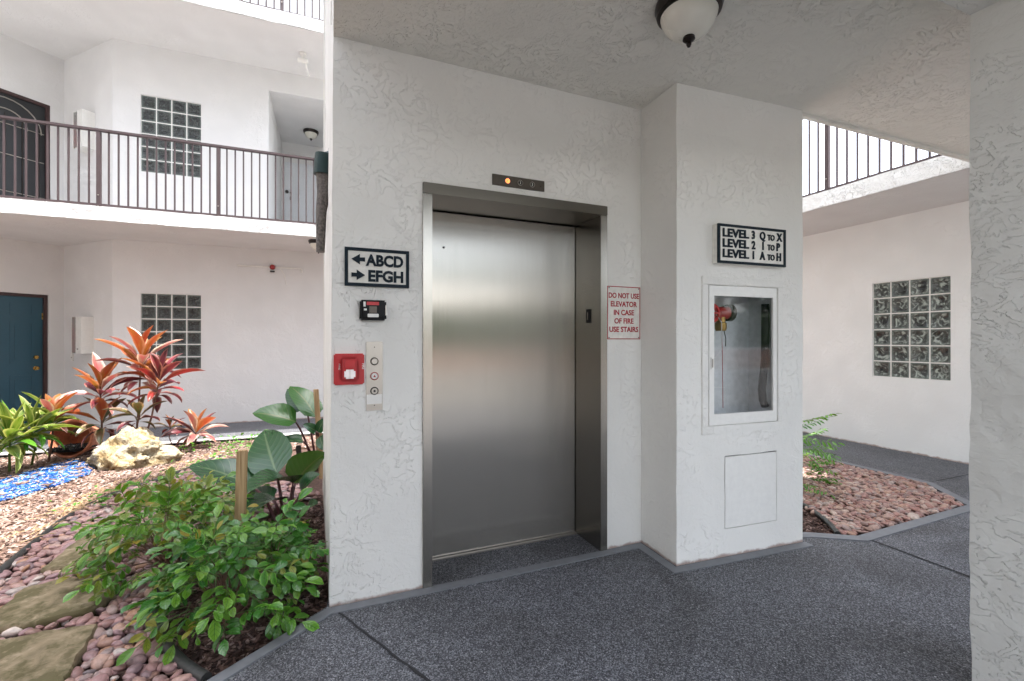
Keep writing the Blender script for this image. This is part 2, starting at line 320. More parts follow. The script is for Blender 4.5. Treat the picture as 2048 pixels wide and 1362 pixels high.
M['l_phil2'] = leaf_mat('philodendron_leaf_sunlit', (0.045, 0.14, 0.026), vein=(0.12, 0.16, 0.05), rough=0.27, transl=0.3, veins=9, vein_w=0.35, spec=0.6)  # brighter copy of the leaf green with sunlight put into the base colour
M['l_orange'] = leaf_mat('cordyline_orange', (0.37, 0.145, 0.035), margin=(0.46, 0.25, 0.14), vein=(0.33, 0.05, 0.03), rough=0.35, transl=0.4, veins=0.5, under=(1, 0.7, 0.5))
M['l_maroon'] = leaf_mat('cordyline_maroon', (0.085, 0.022, 0.026), margin=(0.34, 0.18, 0.14), vein=(0.22, 0.03, 0.05), rough=0.33, transl=0.25, veins=0.5, under=(1, 0.6, 0.5))
M['l_pink'] = leaf_mat('cordyline_pink', (0.42, 0.19, 0.165), margin=(0.60, 0.50, 0.40), vein=(0.35, 0.05, 0.07), rough=0.35, transl=0.3, veins=0.5, under=(1, 0.8, 0.7))
M['l_red'] = leaf_mat('cordyline_red', (0.22, 0.030, 0.026), margin=(0.34, 0.13, 0.10), vein=(0.30, 0.02, 0.03), rough=0.33, transl=0.3, veins=0.5, under=(1, 0.6, 0.5))
M['l_olive'] = leaf_mat('cordyline_olive', (0.085, 0.095, 0.032), margin=(0.40, 0.27, 0.17), vein=(0.10, 0.03, 0.02), rough=0.35, transl=0.25, veins=0.5)
M['l_varie'] = leaf_mat('variegated_leaf', (0.14, 0.22, 0.025), margin=(0.40, 0.41, 0.16), vein=(0.24, 0.30, 0.08), rough=0.38, transl=0.35, veins=0.5)

# ------------------------------------------------------------------ mesh helpers
class MB:
    def __init__(self): self.v = []; self.f = []
    def add(self, vs_, fs):
        o = len(self.v); self.v += [tuple(x) for x in vs_]; self.f += [tuple(i + o for i in f) for f in fs]; return self
    def box(self, x0, x1, y0, y1, z0, z1):
        v = [(x, y, z) for z in (z0, z1) for y in (y0, y1) for x in (x0, x1)]
        return self.add(v, [(0, 2, 3, 1), (4, 5, 7, 6), (0, 1, 5, 4), (2, 6, 7, 3), (0, 4, 6, 2), (1, 3, 7, 5)])
    def prism(self, poly, z0, z1):
        n = len(poly)
        a = sum(poly[i][0] * poly[(i + 1) % n][1] - poly[(i + 1) % n][0] * poly[i][1] for i in range(n))
        if a < 0: poly = poly[::-1]
        v = [(x, y, z0) for x, y in poly] + [(x, y, z1) for x, y in poly]
        return self.add(v, [tuple(range(n))[::-1], tuple(range(n, 2 * n))] + [(i, (i + 1) % n, n + (i + 1) % n, n + i) for i in range(n)])
    def lathe(self, prof, n=24, axis='z', c=(0, 0, 0)):
        """prof: (r, h) list; closed at ends when r == 0"""
        vs_, fs = [], []
        for r, h in prof:
            for k in range(n):
                a = 2 * math.pi * k / n; x, y = r * math.cos(a), r * math.sin(a)
                p = {'z': (x, y, h), 'y': (x, h, -y), 'x': (h, x, y)}[axis]
                vs_.append((p[0] + c[0], p[1] + c[1], p[2] + c[2]))
        for i in range(len(prof) - 1):
            for k in range(n):
                k2 = (k + 1) % n; fs.append((i * n + k, i * n + k2, (i + 1) * n + k2, (i + 1) * n + k))
        return self.add(vs_, fs)
    def tube(self, pts, r, n=8, r1=None, cap=True):
        pts = [Vector(p) for p in pts]; m = len(pts); vs_, fs = [], []
        up = Vector((0.13, 0.21, 1)).normalized()
        for i, p in enumerate(pts):
            d = (pts[min(i + 1, m - 1)] - pts[max(i - 1, 0)]).normalized()
            if abs(d.dot(up)) > 0.95: u = d.cross(Vector((1, 0.3, 0))).normalized()
            else: u = d.cross(up).normalized()
            w = d.cross(u)
            rr = r if r1 is None else r + (r1 - r) * i / (m - 1)
            for k in range(n):
                a = 2 * math.pi * k / n; vs_.append(p + u * math.cos(a) * rr + w * math.sin(a) * rr)
        for i in range(m - 1):
            for k in range(n):
                k2 = (k + 1) % n; fs.append((i * n + k, i * n + k2, (i + 1) * n + k2, (i + 1) * n + k))
        if cap: fs += [tuple(range(n))[::-1], tuple(range((m - 1) * n, m * n))]
        return self.add(vs_, fs)
    def mesh(self, name, mat, smooth=False, bevel=0.0):
        me = bpy.data.meshes.new(name); me.from_pydata(self.v, [], self.f)
        bm = bmesh.new(); bm.from_mesh(me); bmesh.ops.recalc_face_normals(bm, faces=bm.faces)
        if bevel: bmesh.ops.bevel(bm, geom=bm.edges[:], offset=bevel, segments=2, affect='EDGES', clamp_overlap=True)
        bm.to_mesh(me); bm.free()
        if mat: me.materials.append(mat if not isinstance(mat, str) else M[mat])
        if smooth:
            me.polygons.foreach_set('use_smooth', [True] * len(me.polygons))
            me.set_sharp_from_angle(angle=R(40))
        return me
    def build(self, name, mat, parent=None, smooth=False, bevel=0.0):
        return link(name, self.mesh(name, mat, smooth, bevel), parent)
def link(name, data, parent=None, loc=None, rot=None):
    o = bpy.data.objects.new(name, data); col.objects.link(o)
    if parent: o.parent = parent
    if loc is not None: o.location = loc
    if rot is not None: o.rotation_euler = rot
    return o
def tag(o, label=None, cat=None, group=None, kind=None):
    for k, v in (('label', label), ('category', cat), ('group', group), ('kind', kind)):
        if v: o[k] = v
    return o
def thing(name, label, cat, loc=(0, 0, 0), rz=0.0, group=None):
    return tag(link(name, None, None, loc, (0, 0, rz)), label, cat, group)
def box(name, mat, parent, x0, x1, y0, y1, z0, z1, bevel=0.0):
    return MB().box(x0, x1, y0, y1, z0, z1).build(name, mat, parent, bevel > 0, bevel)
def text_mesh(s, size, mat, depth=0.004, bold=0.0, align='LEFT', width=None, kx=1.0):
    cu = bpy.data.curves.new('lettering', 'FONT'); cu.body = s; cu.size = size; cu.extrude = depth; cu.offset = bold; cu.align_x = align
    cu.resolution_u = 3
    o = bpy.data.objects.new('lettering', cu); col.objects.link(o)
    me = bpy.data.meshes.new_from_object(o.evaluated_get(bpy.context.evaluated_depsgraph_get()))
    bpy.data.objects.remove(o)
    xs = [v.co.x for v in me.vertices]; w = max(xs) - min(xs); x0 = min(xs)
    k = (width / w) if width else kx
    for v in me.vertices:
        x, y, z = v.co
        v.co = ((x - x0) * k if align == 'LEFT' else x * k, -z, y)     # stands upright, faces -y
    me.materials.clear(); me.materials.append(M[mat]); return me

def wall_mesh(p, q, z0, z1, holes=(), step=0.06, amp=0.0025, rev=0.15, thick=0.18, trim=(0.0, 0.0)):
    """plaster wall from plan point p to q, face to the right-hand side of p->q; holes are (u0,u1,z0,z1) with reveals"""
    p, q = Vector((*p, 0)), Vector((*q, 0)); L = (q - p).length; e = (q - p) / L; nrm = Vector((e.y, -e.x, 0))
    us = {0.0, L}; zs = {z0, z1}
    for h in holes: us |= {h[0], h[1]}; zs |= {max(h[2], z0), min(h[3], z1)}
    def fill(s):
        s = sorted(s); out = [s[0]]
        for a, b in zip(s, s[1:]):
            if b - a < 1e-5: continue
            k = max(1, round((b - a) / step)); out += [a + (b - a) * i / k for i in range(1, k + 1)]
        return out
    cu, cz = sorted(us), sorted(zs); us, zs = fill(us), fill(zs)
    hole = lambda u, z: any(h[0] < u < h[1] and h[2] < z < h[3] for h in holes)
    V, F, idx = [], [], {}
    def vid(u, z, d):
        k = (round(u, 5), round(z, 5), d)
        if k not in idx:
            P = p + e * u - nrm * d; P.z = z
            if amp: P = P + noise.noise_vector(P * 5.0) * amp + noise.noise_vector(P * 17.0) * amp * 0.5
            idx[k] = len(V); V.append(tuple(P))
        return idx[k]
    solid = [[not hole((us[i] + us[i + 1]) / 2, (zs[j] + zs[j + 1]) / 2) for j in range(len(zs) - 1)] for i in range(len(us) - 1)]
    nu, nz = len(us) - 1, len(zs) - 1
    for i in range(nu):
        for j in range(nz):
            if not solid[i][j]: continue
            F.append((vid(us[i], zs[j], 0), vid(us[i + 1], zs[j], 0), vid(us[i + 1], zs[j + 1], 0), vid(us[i], zs[j + 1], 0)))
            for di, dj, a, b in ((-1, 0, (i, j), (i, j + 1)), (1, 0, (i + 1, j + 1), (i + 1, j)), (0, -1, (i + 1, j), (i, j)), (0, 1, (i, j + 1), (i + 1, j + 1))):
                ii, jj = i + di, j + dj
                if 0 <= ii < nu and 0 <= jj < nz and not solid[ii][jj]:
                    A, B = (us[a[0]], zs[a[1]]), (us[b[0]], zs[b[1]])
                    F.append((vid(*A, 0), vid(*B, 0), vid(*B, rev), vid(*A, rev)))
    m = MB(); m.add(V, F)
    for i in range(len(cu) - 1):          # plain back side
        for j in range(len(cz) - 1):
            if hole((cu[i] + cu[i + 1]) / 2, (cz[j] + cz[j + 1]) / 2): continue
            q4 = []
            for u, z in ((cu[i], cz[j]), (cu[i], cz[j + 1]), (cu[i + 1], cz[j + 1]), (cu[i + 1], cz[j])):
                P = p + e * (trim[0] if u == cu[0] and trim[0] else L - trim[1] if u == cu[-1] and trim[1] else u) - nrm * thick; q4.append((P.x, P.y, z))
            m.add(q4, [(0, 1, 2, 3)])
    return m
def wall(name, p, q, z0, z1, mat, parent, **k):
    m = wall_mesh(p, q, z0, z1, **k); me = bpy.data.meshes.new(name); me.from_pydata(m.v, [], m.f); me.materials.append(M[mat])
    me.polygons.foreach_set('use_smooth', [True] * len(me.polygons)); me.set_sharp_from_angle(angle=R(40))
    return link(name, me, parent)
def on_wall(p, q, u):
    L = math.hypot(q[0] - p[0], q[1] - p[1]); e = ((q[0] - p[0]) / L, (q[1] - p[1]) / L)
    return (p[0] + e[0] * u, p[1] + e[1] * u), math.atan2(e[1], e[0])
def wall_thing(name, label, cat, p, q, u, z, group=None):
    (x, y), a = on_wall(p, q, u); return thing(name, label, cat, (x, y, z), a, group)
def rough_box(name, mat, parent, x0, x1, y0, y1, z0, z1, step=0.05, amp=0.004):
    """box with many small faces, its faces and arrises slightly uneven"""
    bm = bmesh.new()
    def face(o, a, b, na, nb):
        g = [[bm.verts.new(Vector(o) + Vector(a) * (i / na) + Vector(b) * (j / nb)) for j in range(nb + 1)] for i in range(na + 1)]
        for i in range(na):
            for j in range(nb): bm.faces.new((g[i][j], g[i + 1][j], g[i + 1][j + 1], g[i][j + 1]))
    X, Y, Z = x1 - x0, y1 - y0, z1 - z0; k = lambda d: max(1, min(160, round(d / step)))
    face((x0, y0, z0), (X, 0, 0), (0, 0, Z), k(X), k(Z)); face((x0, y1, z0), (0, 0, Z), (X, 0, 0), k(Z), k(X))
    face((x0, y0, z0), (0, 0, Z), (0, Y, 0), k(Z), k(Y)); face((x1, y0, z0), (0, Y, 0), (0, 0, Z), k(Y), k(Z))
    face((x0, y0, z0), (0, Y, 0), (X, 0, 0), k(Y), k(X)); face((x0, y0, z1), (X, 0, 0), (0, Y, 0), k(X), k(Y))
    bmesh.ops.remove_doubles(bm, verts=bm.verts, dist=1e-4)
    for v in bm.verts: v.co += noise.noise_vector(v.co * 5.0) * amp + noise.noise_vector(v.co * 17.0) * amp * 0.6
    bmesh.ops.recalc_face_normals(bm, faces=bm.faces)
    me = bpy.data.meshes.new(name); bm.to_mesh(me); bm.free(); me.materials.append(M[mat]); return link(name, me, parent)

# ------------------------------------------------------------------ ground, floors, ceilings
CEIL = 2.85
EP, EQ = (0.0, 2.44), (1.9, 2.472)
BP, BQ = (1.893, 2.134), (2.895, 2.083)
g = MB().add([(-150, -150, -0.10), (150, -150, -0.10), (150, 150, -0.10), (-150, 150, -0.10)], [(0, 1, 2, 3)]).build('ground', 'ground'); tag(g, kind='structure')
main_floor = [(-0.02, 2.455), (-0.447, 2.09), (-2.6, 0.36), (-7.5, 0.36), (-7.5, -3.4), (7.6, -3.4), (7.6, 8.2), (5.13, 8.2), (5.13, 2.51), (4.757, 2.049), (3.316, 2.0), (3.046, 2.17), (2.90, 2.22), (2.86, 2.9), (0.03, 2.9)]
f = MB().prism(main_floor, -0.12, 0.0).build('floor', 'floor'); tag(f, kind='structure')
wing_walk = [(-8.5, 4.1), (-4.6, 7.09), (4.9, 7.09), (4.9, 8.7), (-2.9, 8.7), (-4.0, 9.7), (-9.0, 5.2)]
f = MB().prism(wing_walk, -0.12, -0.002).build('walkway', 'floor'); tag(f, kind='structure')
def strip(name, pts, w, z0, z1, mat, side=1.0):
    """band of width w laid along a polyline, to its left (side 1) or right (side -1)"""
    m = MB()
    P = [Vector((*p, 0)) for p in pts]; n = len(P); off = []
    for i in range(n):
        ds = []
        if i > 0: ds.append((P[i] - P[i - 1]).normalized())
        if i < n - 1: ds.append((P[i + 1] - P[i]).normalized())
        nn = sum((Vector((-d.y, d.x, 0)) for d in ds), Vector()).normalized()
        k = 1.0 / max(0.4, nn.dot(Vector((-ds[0].y, ds[0].x, 0)))); off.append(P[i] + nn * w * side * k)
    for i in range(n - 1):
        m.prism([(P[i].x, P[i].y), (P[i + 1].x, P[i + 1].y), (off[i + 1].x, off[i + 1].y), (off[i].x, off[i].y)], z0, z1)
    o = m.build(name, mat); tag(o, kind='structure'); return o
strip('kerb_garden', [(-0.01, 2.435), (-0.447, 2.085), (-2.6, 0.36)], 0.055, -0.11, 0.008, 'kerb', 1)
strip('kerb_wall_base', [(0.0, 2.432), (1.885, 2.462), (1.877, 2.122), (2.90, 2.070)], 0.058, -0.05, 0.006, 'kerb', -1)
strip('kerb_court', [(5.13, 8.1), (5.13, 2.51), (4.757, 2.049), (3.316, 2.0), (3.046, 2.17), (2.92, 2.21)], 0.075, -0.11, 0.008, 'kerb', 1)
strip('kerb_wing', [(-8.3, 4.25), (-4.6, 7.09), (4.9, 7.09)], 0.12, -0.11, 0.008, 'kerb_sunlit', 1)
def joint(pts, w=0.007, seed=0):
    rnd = random.Random(seed); m = MB(); P = []
    for a, b in zip(pts, pts[1:]):
        for k in range(12):
            t = k / 12; P.append(Vector((a[0] + (b[0] - a[0]) * t, a[1] + (b[1] - a[1]) * t, 0)))
    P.append(Vector((*pts[-1], 0))); d = (P[-1] - P[0]).normalized(); s = Vector((-d.y, d.x, 0))
    P = [p + s * rnd.uniform(-0.004, 0.004) for p in P]; V = []
    for p in P:
        ww = w * rnd.uniform(0.3, 0.75); V += [(p.x + s.x * ww, p.y + s.y * ww, 0.004), (p.x - s.x * ww, p.y - s.y * ww, 0.004)]
    o = m.add(V, [(2 * i, 2 * i + 1, 2 * i + 3, 2 * i + 2) for i in range(len(P) - 1)]).build('floor_joint', 'joint'); tag(o, kind='structure')
joint([(0.037, 2.374), (0.343, 1.786), (0.85, 0.75)], 0.012, 1)
joint([(3.335, 1.93), (3.335, -2)], 0.013, 2); joint([(4.15, 1.96), (4.15, -1)], 0.006, 3); joint([(5.22, 2.515), (6.34, 2.515)], 0.009, 4)

# near building: ceiling slab over the passage, the floors and roof above it
slab_poly = [(0.012, 1.35), (-1.4, 0.0), (-1.4, -1.1), (7.6, -1.1), (7.6, 2.13), (2.915, 2.13), (2.90, 2.63), (0.012, 2.63)]
def slab(name, poly, z0, z1, mat, step=None, amp=0.0):
    o = MB().prism(poly, z0, z1).build(name, mat); tag(o, kind='structure'); return o
ceil_o = slab('ceiling', slab_poly, CEIL, 3.02, 'stucco_ceiling')
# edge lip of the ceiling along the court
strip('ceiling_edge_trim', [(2.915, 2.132), (7.6, 2.132)], 0.03, CEIL - 0.022, CEIL + 0.10, 'stucco_ceiling', -1)

front = thing('passage_building', 'white stucco building over the passage with flat roof', 'building', (0, 0, 0))
upper_poly = [(min(x, 2.0), y) for x, y in slab_poly]
MB().prism(slab_poly, 5.83, 6.0).build('upper_floor', 'stucco_ceiling', front)  # unseen slab carried on past the roof to shade the court pebbles
MB().prism(upper_poly, 8.82, 9.4).build('roof', 'stucco_ceiling', front)
wall('wall', (-1.3, -1.0), (1.95, -1.0), 3.02, 8.82, 'stucco_far', front, step=1.5, amp=0)
wall('wall', (-1.2, -1.05), (-1.2, 0.9), -0.02, CEIL + 0.01, 'stucco', front, step=0.3, amp=0.002); wall('wall', (-1.2, 0.9), (-1.4, 0.9), -0.02, CEIL, 'stucco', front, step=0.3, amp=0); wall('wall', (-1.4, 0.9), (-1.4, -1.05), -0.02, CEIL, 'stucco', front, step=0.3, amp=0)  # unseen walls added left of the camera to keep light off the column
wall('wall', (-0.1, -1.05), (-1.2, -1.05), -0.02, CEIL + 0.01, 'stucco', front, step=0.4, amp=0)  # unseen partition added behind the camera to dim the column
for x in (2.56, 6.6): MB().box(x, x + 0.36, -1.05, -0.7, 0.0, CEIL + 0.01).build('pillar', 'stucco_far', front)
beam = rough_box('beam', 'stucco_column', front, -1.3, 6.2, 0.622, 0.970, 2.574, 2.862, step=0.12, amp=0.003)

colm = thing('column', 'white stucco column standing at the edge of the passage', 'column', (2.456, 0.794, 0))
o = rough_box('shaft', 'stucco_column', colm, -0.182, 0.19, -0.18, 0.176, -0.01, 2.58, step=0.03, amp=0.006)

# ------------------------------------------------------------------ elevator tower
tower = thing('elevator_tower', 'white stucco elevator tower with a projecting bay', 'building', (0, 0, 0))
FL, FR = 0.457, 1.625      # door frame outer edges along the wall
CB = (0.23, 0.776, 0.811, 1.668)   # hose cabinet
AP = (0.355, 0.789, 0.17, 0.619)  # access panel
AP = (AP[0], CB[1] if abs(AP[1] - CB[1]) < 0.02 else AP[1], AP[2], AP[3])
def lean(o):
    for v in o.data.vertices:
        if v.co.x < 0.3: v.co.x += 0.018 * (min(v.co.z, CEIL) / CEIL - 0.35)
    return o
w = lean(wall('wall', EP, EQ, -0.02, 3.03, 'stucco', tower, holes=[(FL + 0.004, FR - 0.004, -1, 2.176)], rev=0.34, thick=0.2, step=0.045, amp=0.003))
lean(wall('wall', (-0.06, 4.35), EP, -0.1, 9.05, 'stucco', tower, step=0.09, amp=0.004, trim=(0.0, 0.2)))
wall('wall', EQ, BP, -0.02, CEIL + 0.01, 'stucco', tower, step=0.045, amp=0.003)
wall('wall', BP, BQ, -0.02, CEIL + 0.01, 'stucco', tower, holes=[CB, AP], rev=0.02, step=0.045, amp=0.003)
wall('wall', BQ, (2.90, 2.62), -0.1, CEIL + 0.01, 'stucco', tower, step=0.09, amp=0.004, trim=(0.2, 0.0))
wall('wall', (2.90, 2.62), (1.95, 2.62), -0.1, CEIL + 0.01, 'stucco', tower, step=0.3, amp=0)
wall('wall', (1.95, 2.5), (1.95, 4.35), -0.1, 9.05, 'stucco', tower, step=0.5, amp=0)
wall('wall', (1.95, 4.35), (-0.06, 4.35), -0.1, 9.05, 'stucco', tower, step=1.0, amp=0)
wall('wall', EP, (1.95, 2.46), 3.02, 9.05, 'stucco', tower, step=1.0, amp=0)
MB().box(-0.05, 1.94, 2.47, 4.34, 8.9, 9.06).build('roof', 'stucco', tower)
# narrow raised plaster band around the cabinet
m = MB(); u0, u1, v0, v1 = CB; k = 0.05
(bx, by), ba = on_wall(BP, BQ, 0)
for a, b, c, d in ((u0 - k, u1 + k, v1 + 0.002, v1 + k), (u0 - k, u1 + k, v0 - k, v0 - 0.002), (u0 - k, u0 - 0.002, v0, v1), (u1 + 0.002, u1 + k, v0, v1)): m.box(a, b, -0.008, 0.01, c, d)
o = m.build('cabinet_surround', 'stucco', tower, True, 0.003); o.location = (bx, by, 0); o.rotation_euler = (0, 0, ba)

# elevator entrance
(ex, ey), ea = on_wall(EP, EQ, FL)
elev = thing('elevator_entrance', 'stainless steel elevator door with steel frame in the white wall', 'elevator', (ex, ey, 0), ea)
W_ = FR - FL; J = 0.05; D = 0.30
box('jamb', 'steel_v', elev, 0.0, J, -0.016, D + 0.03, 0.002, 2.118, 0.002)
box('jamb', 'steel_v', elev, W_ - J, W_, -0.016, D + 0.03, 0.002, 2.118, 0.002)
box('header', 'steel_dim', elev, 0.0, W_, -0.019, D + 0.03, 2.12, 2.178, 0.002)
box('track_gap_shade', 'dark_gap', elev, J, W_ - J, D + 0.012, D + 0.028, 2.02, 2.119)  # near-black strip standing in for the shaded gap above the door
dr = box('door', 'steel_door', elev, J + 0.004, W_ - J - 0.004, D - 0.005, D + 0.020, 0.012, 2.112, 0.0015)
MB().lathe([(0, -0.0035), (0.006, -0.003), (0.007, 0.002)], 16, 'y', (0.19, D - 0.006, 1.90)).build('key_hole', 'dark_gap', dr)
box('sill', 'plate', elev, J, W_ - J, D - 0.03, D + 0.02, 0.001, 0.009)
rd = box('light_reader', 'black', elev, W_ - J - 0.008, W_ - J + 0.001, 0.10, 0.145, 1.445, 1.535, 0.002)
box('slot', 'plate', rd, W_ - J - 0.010, W_ - J - 0.0075, 0.120, 0.126, 1.465, 1.515)
rb = MB().box(0, W_, 0.345, 0.36, 0, 2.3).build('shaft_back', 'dark_gap', elev)

# ------------------------------------------------------------------ things on the elevator wall
# floor indicator
a0, b0 = (0.854, 2.281); a1, b1 = (1.185, 2.226); zb = 2.218
t = wall_thing('floor_indicator', 'bronze strip of round floor numbers above the elevator door', 'indicator', EP, EQ, a0, zb)
w_, h_ = a1 - a0, b0 - zb
box('plate', 'bronze_plate', t, 0, w_, -0.008, 0.006, 0, h_, 0.0015)
for i, (fx, ch) in enumerate(((0.28, '1'), (0.52, '2'), (0.755, '3'))):
    b = MB().lathe([(0, -0.0115), (0.0125, -0.0115), (0.0135, -0.0095), (0.0135, -0.006)], 20, 'y', (w_ * fx, 0, h_ * 0.5)).build('number_lamp', 'lamp_on' if i == 0 else 'black', t, True)
    MB().lathe([(0.0135, -0.006), (0.0135, -0.0122), (0.0160, -0.0122), (0.0160, -0.006)], 20, 'y', (w_ * fx, 0, h_ * 0.5)).build('ring', 'plate', b, True)
    me = text_mesh(ch, 0.019, 'red_dark' if i == 0 else 'sign_white', 0.0004, 0.0004); link('lettering', me, b, (w_ * fx - 0.0048, -0.0122, h_ * 0.5 - 0.0068))
MB().lathe([(0, -0.0095), (0.003, -0.0095), (0.003, -0.007)], 10, 'y', (w_ * 0.92, 0, h_ * 0.45)).build('screw', 'dark_gap', t)

# directory sign with arrows
a0, b0 = (0.064, 1.8); a1, _ = (0.383, 1.801); zb = 1.606
t = wall_thing('direction_sign', 'white sign with navy arrows reading ABCD and EFGH', 'sign', EP, EQ, a0, zb)
w_, h_ = a1 - a0, b0 - zb
box('board', 'sign_white', t, 0.002, w_ - 0.002, -0.012, 0.006, 0.002, h_ - 0.002)
m = MB(); fr = 0.016
for q4 in ((0, w_, h_ - fr, h_), (0, w_, 0, fr), (0, fr, fr, h_ - fr), (w_ - fr, w_, fr, h_ - fr)): m.box(q4[0], q4[1], -0.018, 0.004, q4[2], q4[3])
m.build('border', 'navy', t)
def arrow(x0, x1, zc, hh, flip):
    ln = x1 - x0; P = [(0, 0), (0.62, 0.5), (0.62, 0.17), (1, 0.2), (1, -0.2), (0.62, -0.17), (0.62, -0.5)]
    P = [((x0 + ln * a) if not flip else (x1 - ln * a), zc + hh * b) for a, b in P]; n = len(P)
    return MB().add([(x, -0.018, z) for x, z in P] + [(x, -0.010, z) for x, z in P], [tuple(range(n)), tuple(range(n, 2 * n))[::-1]] + [(i, (i + 1) % n, n + (i + 1) % n, n + i) for i in range(n)])
for k, (s, zc) in enumerate((('ABCD', 0.70), ('EFGH', 0.29))):
    xs = 0.315 if k == 0 else 0.355
    link('lettering', text_mesh(s, h_ * 0.40, 'navy', 0.004, 0.003, width=w_ * (0.905 - xs)), t, (w_ * xs, -0.014, h_ * (zc - 0.145)))
    arrow(w_ * 0.10, w_ * 0.305, h_ * zc, h_ * 0.27, k == 1).build('arrow', 'navy', t)

# black key box
a0, b0 = (0.135, 1.535); a1, zb = (0.264, 1.433)
t = wall_thing('fire_key_box', 'small black wall box with a red strip and printed labels', 'key box', EP, EQ, a0, zb)
w_, h_ = a1 - a0, b0 - zb
box('case', 'black', t, 0, w_, -0.045, 0.006, 0, h_, 0.008)
box('door', 'black', t, 0.012, w_ - 0.006, -0.052, -0.044, 0.012, h_ - 0.006, 0.004)
box('red_strip', 'red', t, w_ * 0.24, w_ * 0.70, -0.0545, -0.051, h_ * 0.74, h_ * 0.90)
box('white_tab', 'white_paint', t, w_ * 0.12, w_ * 0.20, -0.0545, -0.051, h_ * 0.66, h_ * 0.90)
box('white_tab', 'white_paint', t, w_ * 0.14, w_ * 0.24, -0.0545, -0.051, h_ * 0.47, h_ * 0.56)
box('handle', 'white_paint', t, w_ * 0.27, w_ * 0.69, -0.058, -0.051, h_ * 0.14, h_ * 0.31, 0.002)
box('label_plate', 'bronze_plate', t, w_ * 0.34, w_ * 0.62, -0.0535, -0.051, h_ * 0.36, h_ * 0.68)
box('latch', 'plate', t, w_ * 0.955, w_ * 0.99, -0.048, -0.02, h_ * 0.25, h_ * 0.75)

# call station
a0, b0 = (0.167, 1.324); a1, zb = (0.249, 0.97)
t = wall_thing('call_station', 'tall steel elevator call plate with a lit red ring button', 'call panel', EP, EQ, a0, zb)
w_, h_ = a1 - a0, b0 - zb
box('plate', 'plate', t, 0, w_, -0.007, 0.006, 0, h_, 0.0015)
def knob(zf, r, mats, nm, par=t):
    b = MB().lathe([(0, -0.014), (r * 0.7, -0.014), (r * 0.78, -0.012), (r * 0.78, -0.006)], 24, 'y', (w_ * 0.5, 0, h_ * zf)).build(nm, mats[0], par, True)
    MB().lathe([(r * 0.78, -0.006), (r * 0.80, -0.012), (r, -0.0105), (r, -0.006)], 24, 'y', (w_ * 0.5, 0, h_ * zf)).build('ring', mats[1], b, True); return b
knob(0.715, 0.0205, ('plate', 'bronze_plate'), 'button')
kb = knob(0.50, 0.021, ('white_paint', 'red_dark'), 'button')
MB().add([(w_ * .5 - .007, -.0146, h_ * .5 - .005), (w_ * .5 + .007, -.0146, h_ * .5 - .005), (w_ * .5, -.0146, h_ * .5 + .008)] + [(w_ * .5 - .007, -.0138, h_ * .5 - .005), (w_ * .5 + .007, -.0138, h_ * .5 - .005), (w_ * .5, -.0138, h_ * .5 + .008)], [(0, 1, 2), (5, 4, 3), (0, 3, 4, 1), (1, 4, 5, 2), (2, 5, 3, 0)]).build('arrow', 'red_dark', kb)
kk = knob(0.285, 0.0205, ('plate', 'black'), 'key_switch')
MB().lathe([(0, -0.0155), (0.006, -0.0155), (0.006, -0.013)], 16, 'y', (w_ * .5, 0, h_ * .285)).build('key_slot', 'dark_gap', kk)
box('notice', 'white_paint', t, w_ * 0.03, w_ * 0.95, -0.0085, -0.006, h_ * 0.095, h_ * 0.235)
for zf in (0.92, 0.075): MB().lathe([(0, -0.0095), (0.003, -0.0092), (0.003, -0.006)], 10, 'y', (w_ * .5, 0, h_ * zf)).build('screw', 'dark_gap', t)

# fire strobe
a0, b0 = (0.013, 1.264); a1, zb = (0.157, 1.108)
t = wall_thing('fire_alarm_strobe', 'square red fire alarm with clear strobe lens', 'fire alarm', EP, EQ, a0, zb)
w_, h_ = a1 - a0, b0 - zb
b = box('housing', 'red', t, 0, w_, -0.022, 0.006, 0, h_, 0.006)
box('raised_panel', 'red', t, w_ * 0.20, w_ * 0.82, -0.042, -0.02, h_ * 0.12, h_ * 0.90, 0.012)
box('horn_plate', 'red', t, w_ * 0.32, w_ * 0.70, -0.047, -0.040, h_ * 0.54, h_ * 0.84, 0.004)
ln = box('strobe_lens', 'clear_lens', t, w_ * 0.33, w_ * 0.69, -0.062, -0.038, h_ * 0.21, h_ * 0.50, 0.008)
box('lens_rib', 'plate', ln, w_ * 0.50, w_ * 0.52, -0.0645, -0.060, h_ * 0.21, h_ * 0.50)
for s in (0.115, 0.885): link('lettering', text_mesh('FIRE', 0.017, 'white_paint', 0.0004, 0.0002), t, (w_ * s + 0.006, -0.0228, h_ * (0.68 if s < 0.5 else 0.68)), (0, R(90), 0))

# red notice
a0, b0 = (1.629, 1.681); a1, zb = (1.891, 1.342); b0 = 1.681; zb = 1.335
t = wall_thing('fire_notice', 'white notice with red lettering saying not to use the elevator', 'notice', EP, EQ, a0, zb)
w_, h_ = a1 - a0, b0 - zb
box('board', 'sign_white', t, 0, w_, -0.0045, 0.005, 0, h_)
m = MB(); fr = 0.005
for q4 in ((0.003, w_ - 0.003, h_ - 0.003 - fr, h_ - 0.003), (0.003, w_ - 0.003, 0.003, 0.003 + fr), (0.003, 0.003 + fr, 0.008, h_ - 0.008), (w_ - 0.003 - fr, w_ - 0.003, 0.008, h_ - 0.008)): m.box(q4[0], q4[1], -0.0055, -0.003, q4[2], q4[3])
m.build('border', 'sign_red', t)
for i, (s, wd) in enumerate((('DO NOT USE', 0.90), ('ELEVATOR', 0.78), ('IN CASE', 0.60), ('OF FIRE', 0.57), ('USE STAIRS', 0.86))):
    link('lettering', text_mesh(s, h_ * 0.135, 'sign_red', 0.0006, 0.0012, width=w_ * wd), t, (w_ * (0.5 - wd / 2), -0.0052, h_ * (0.775 - i * 0.157)))
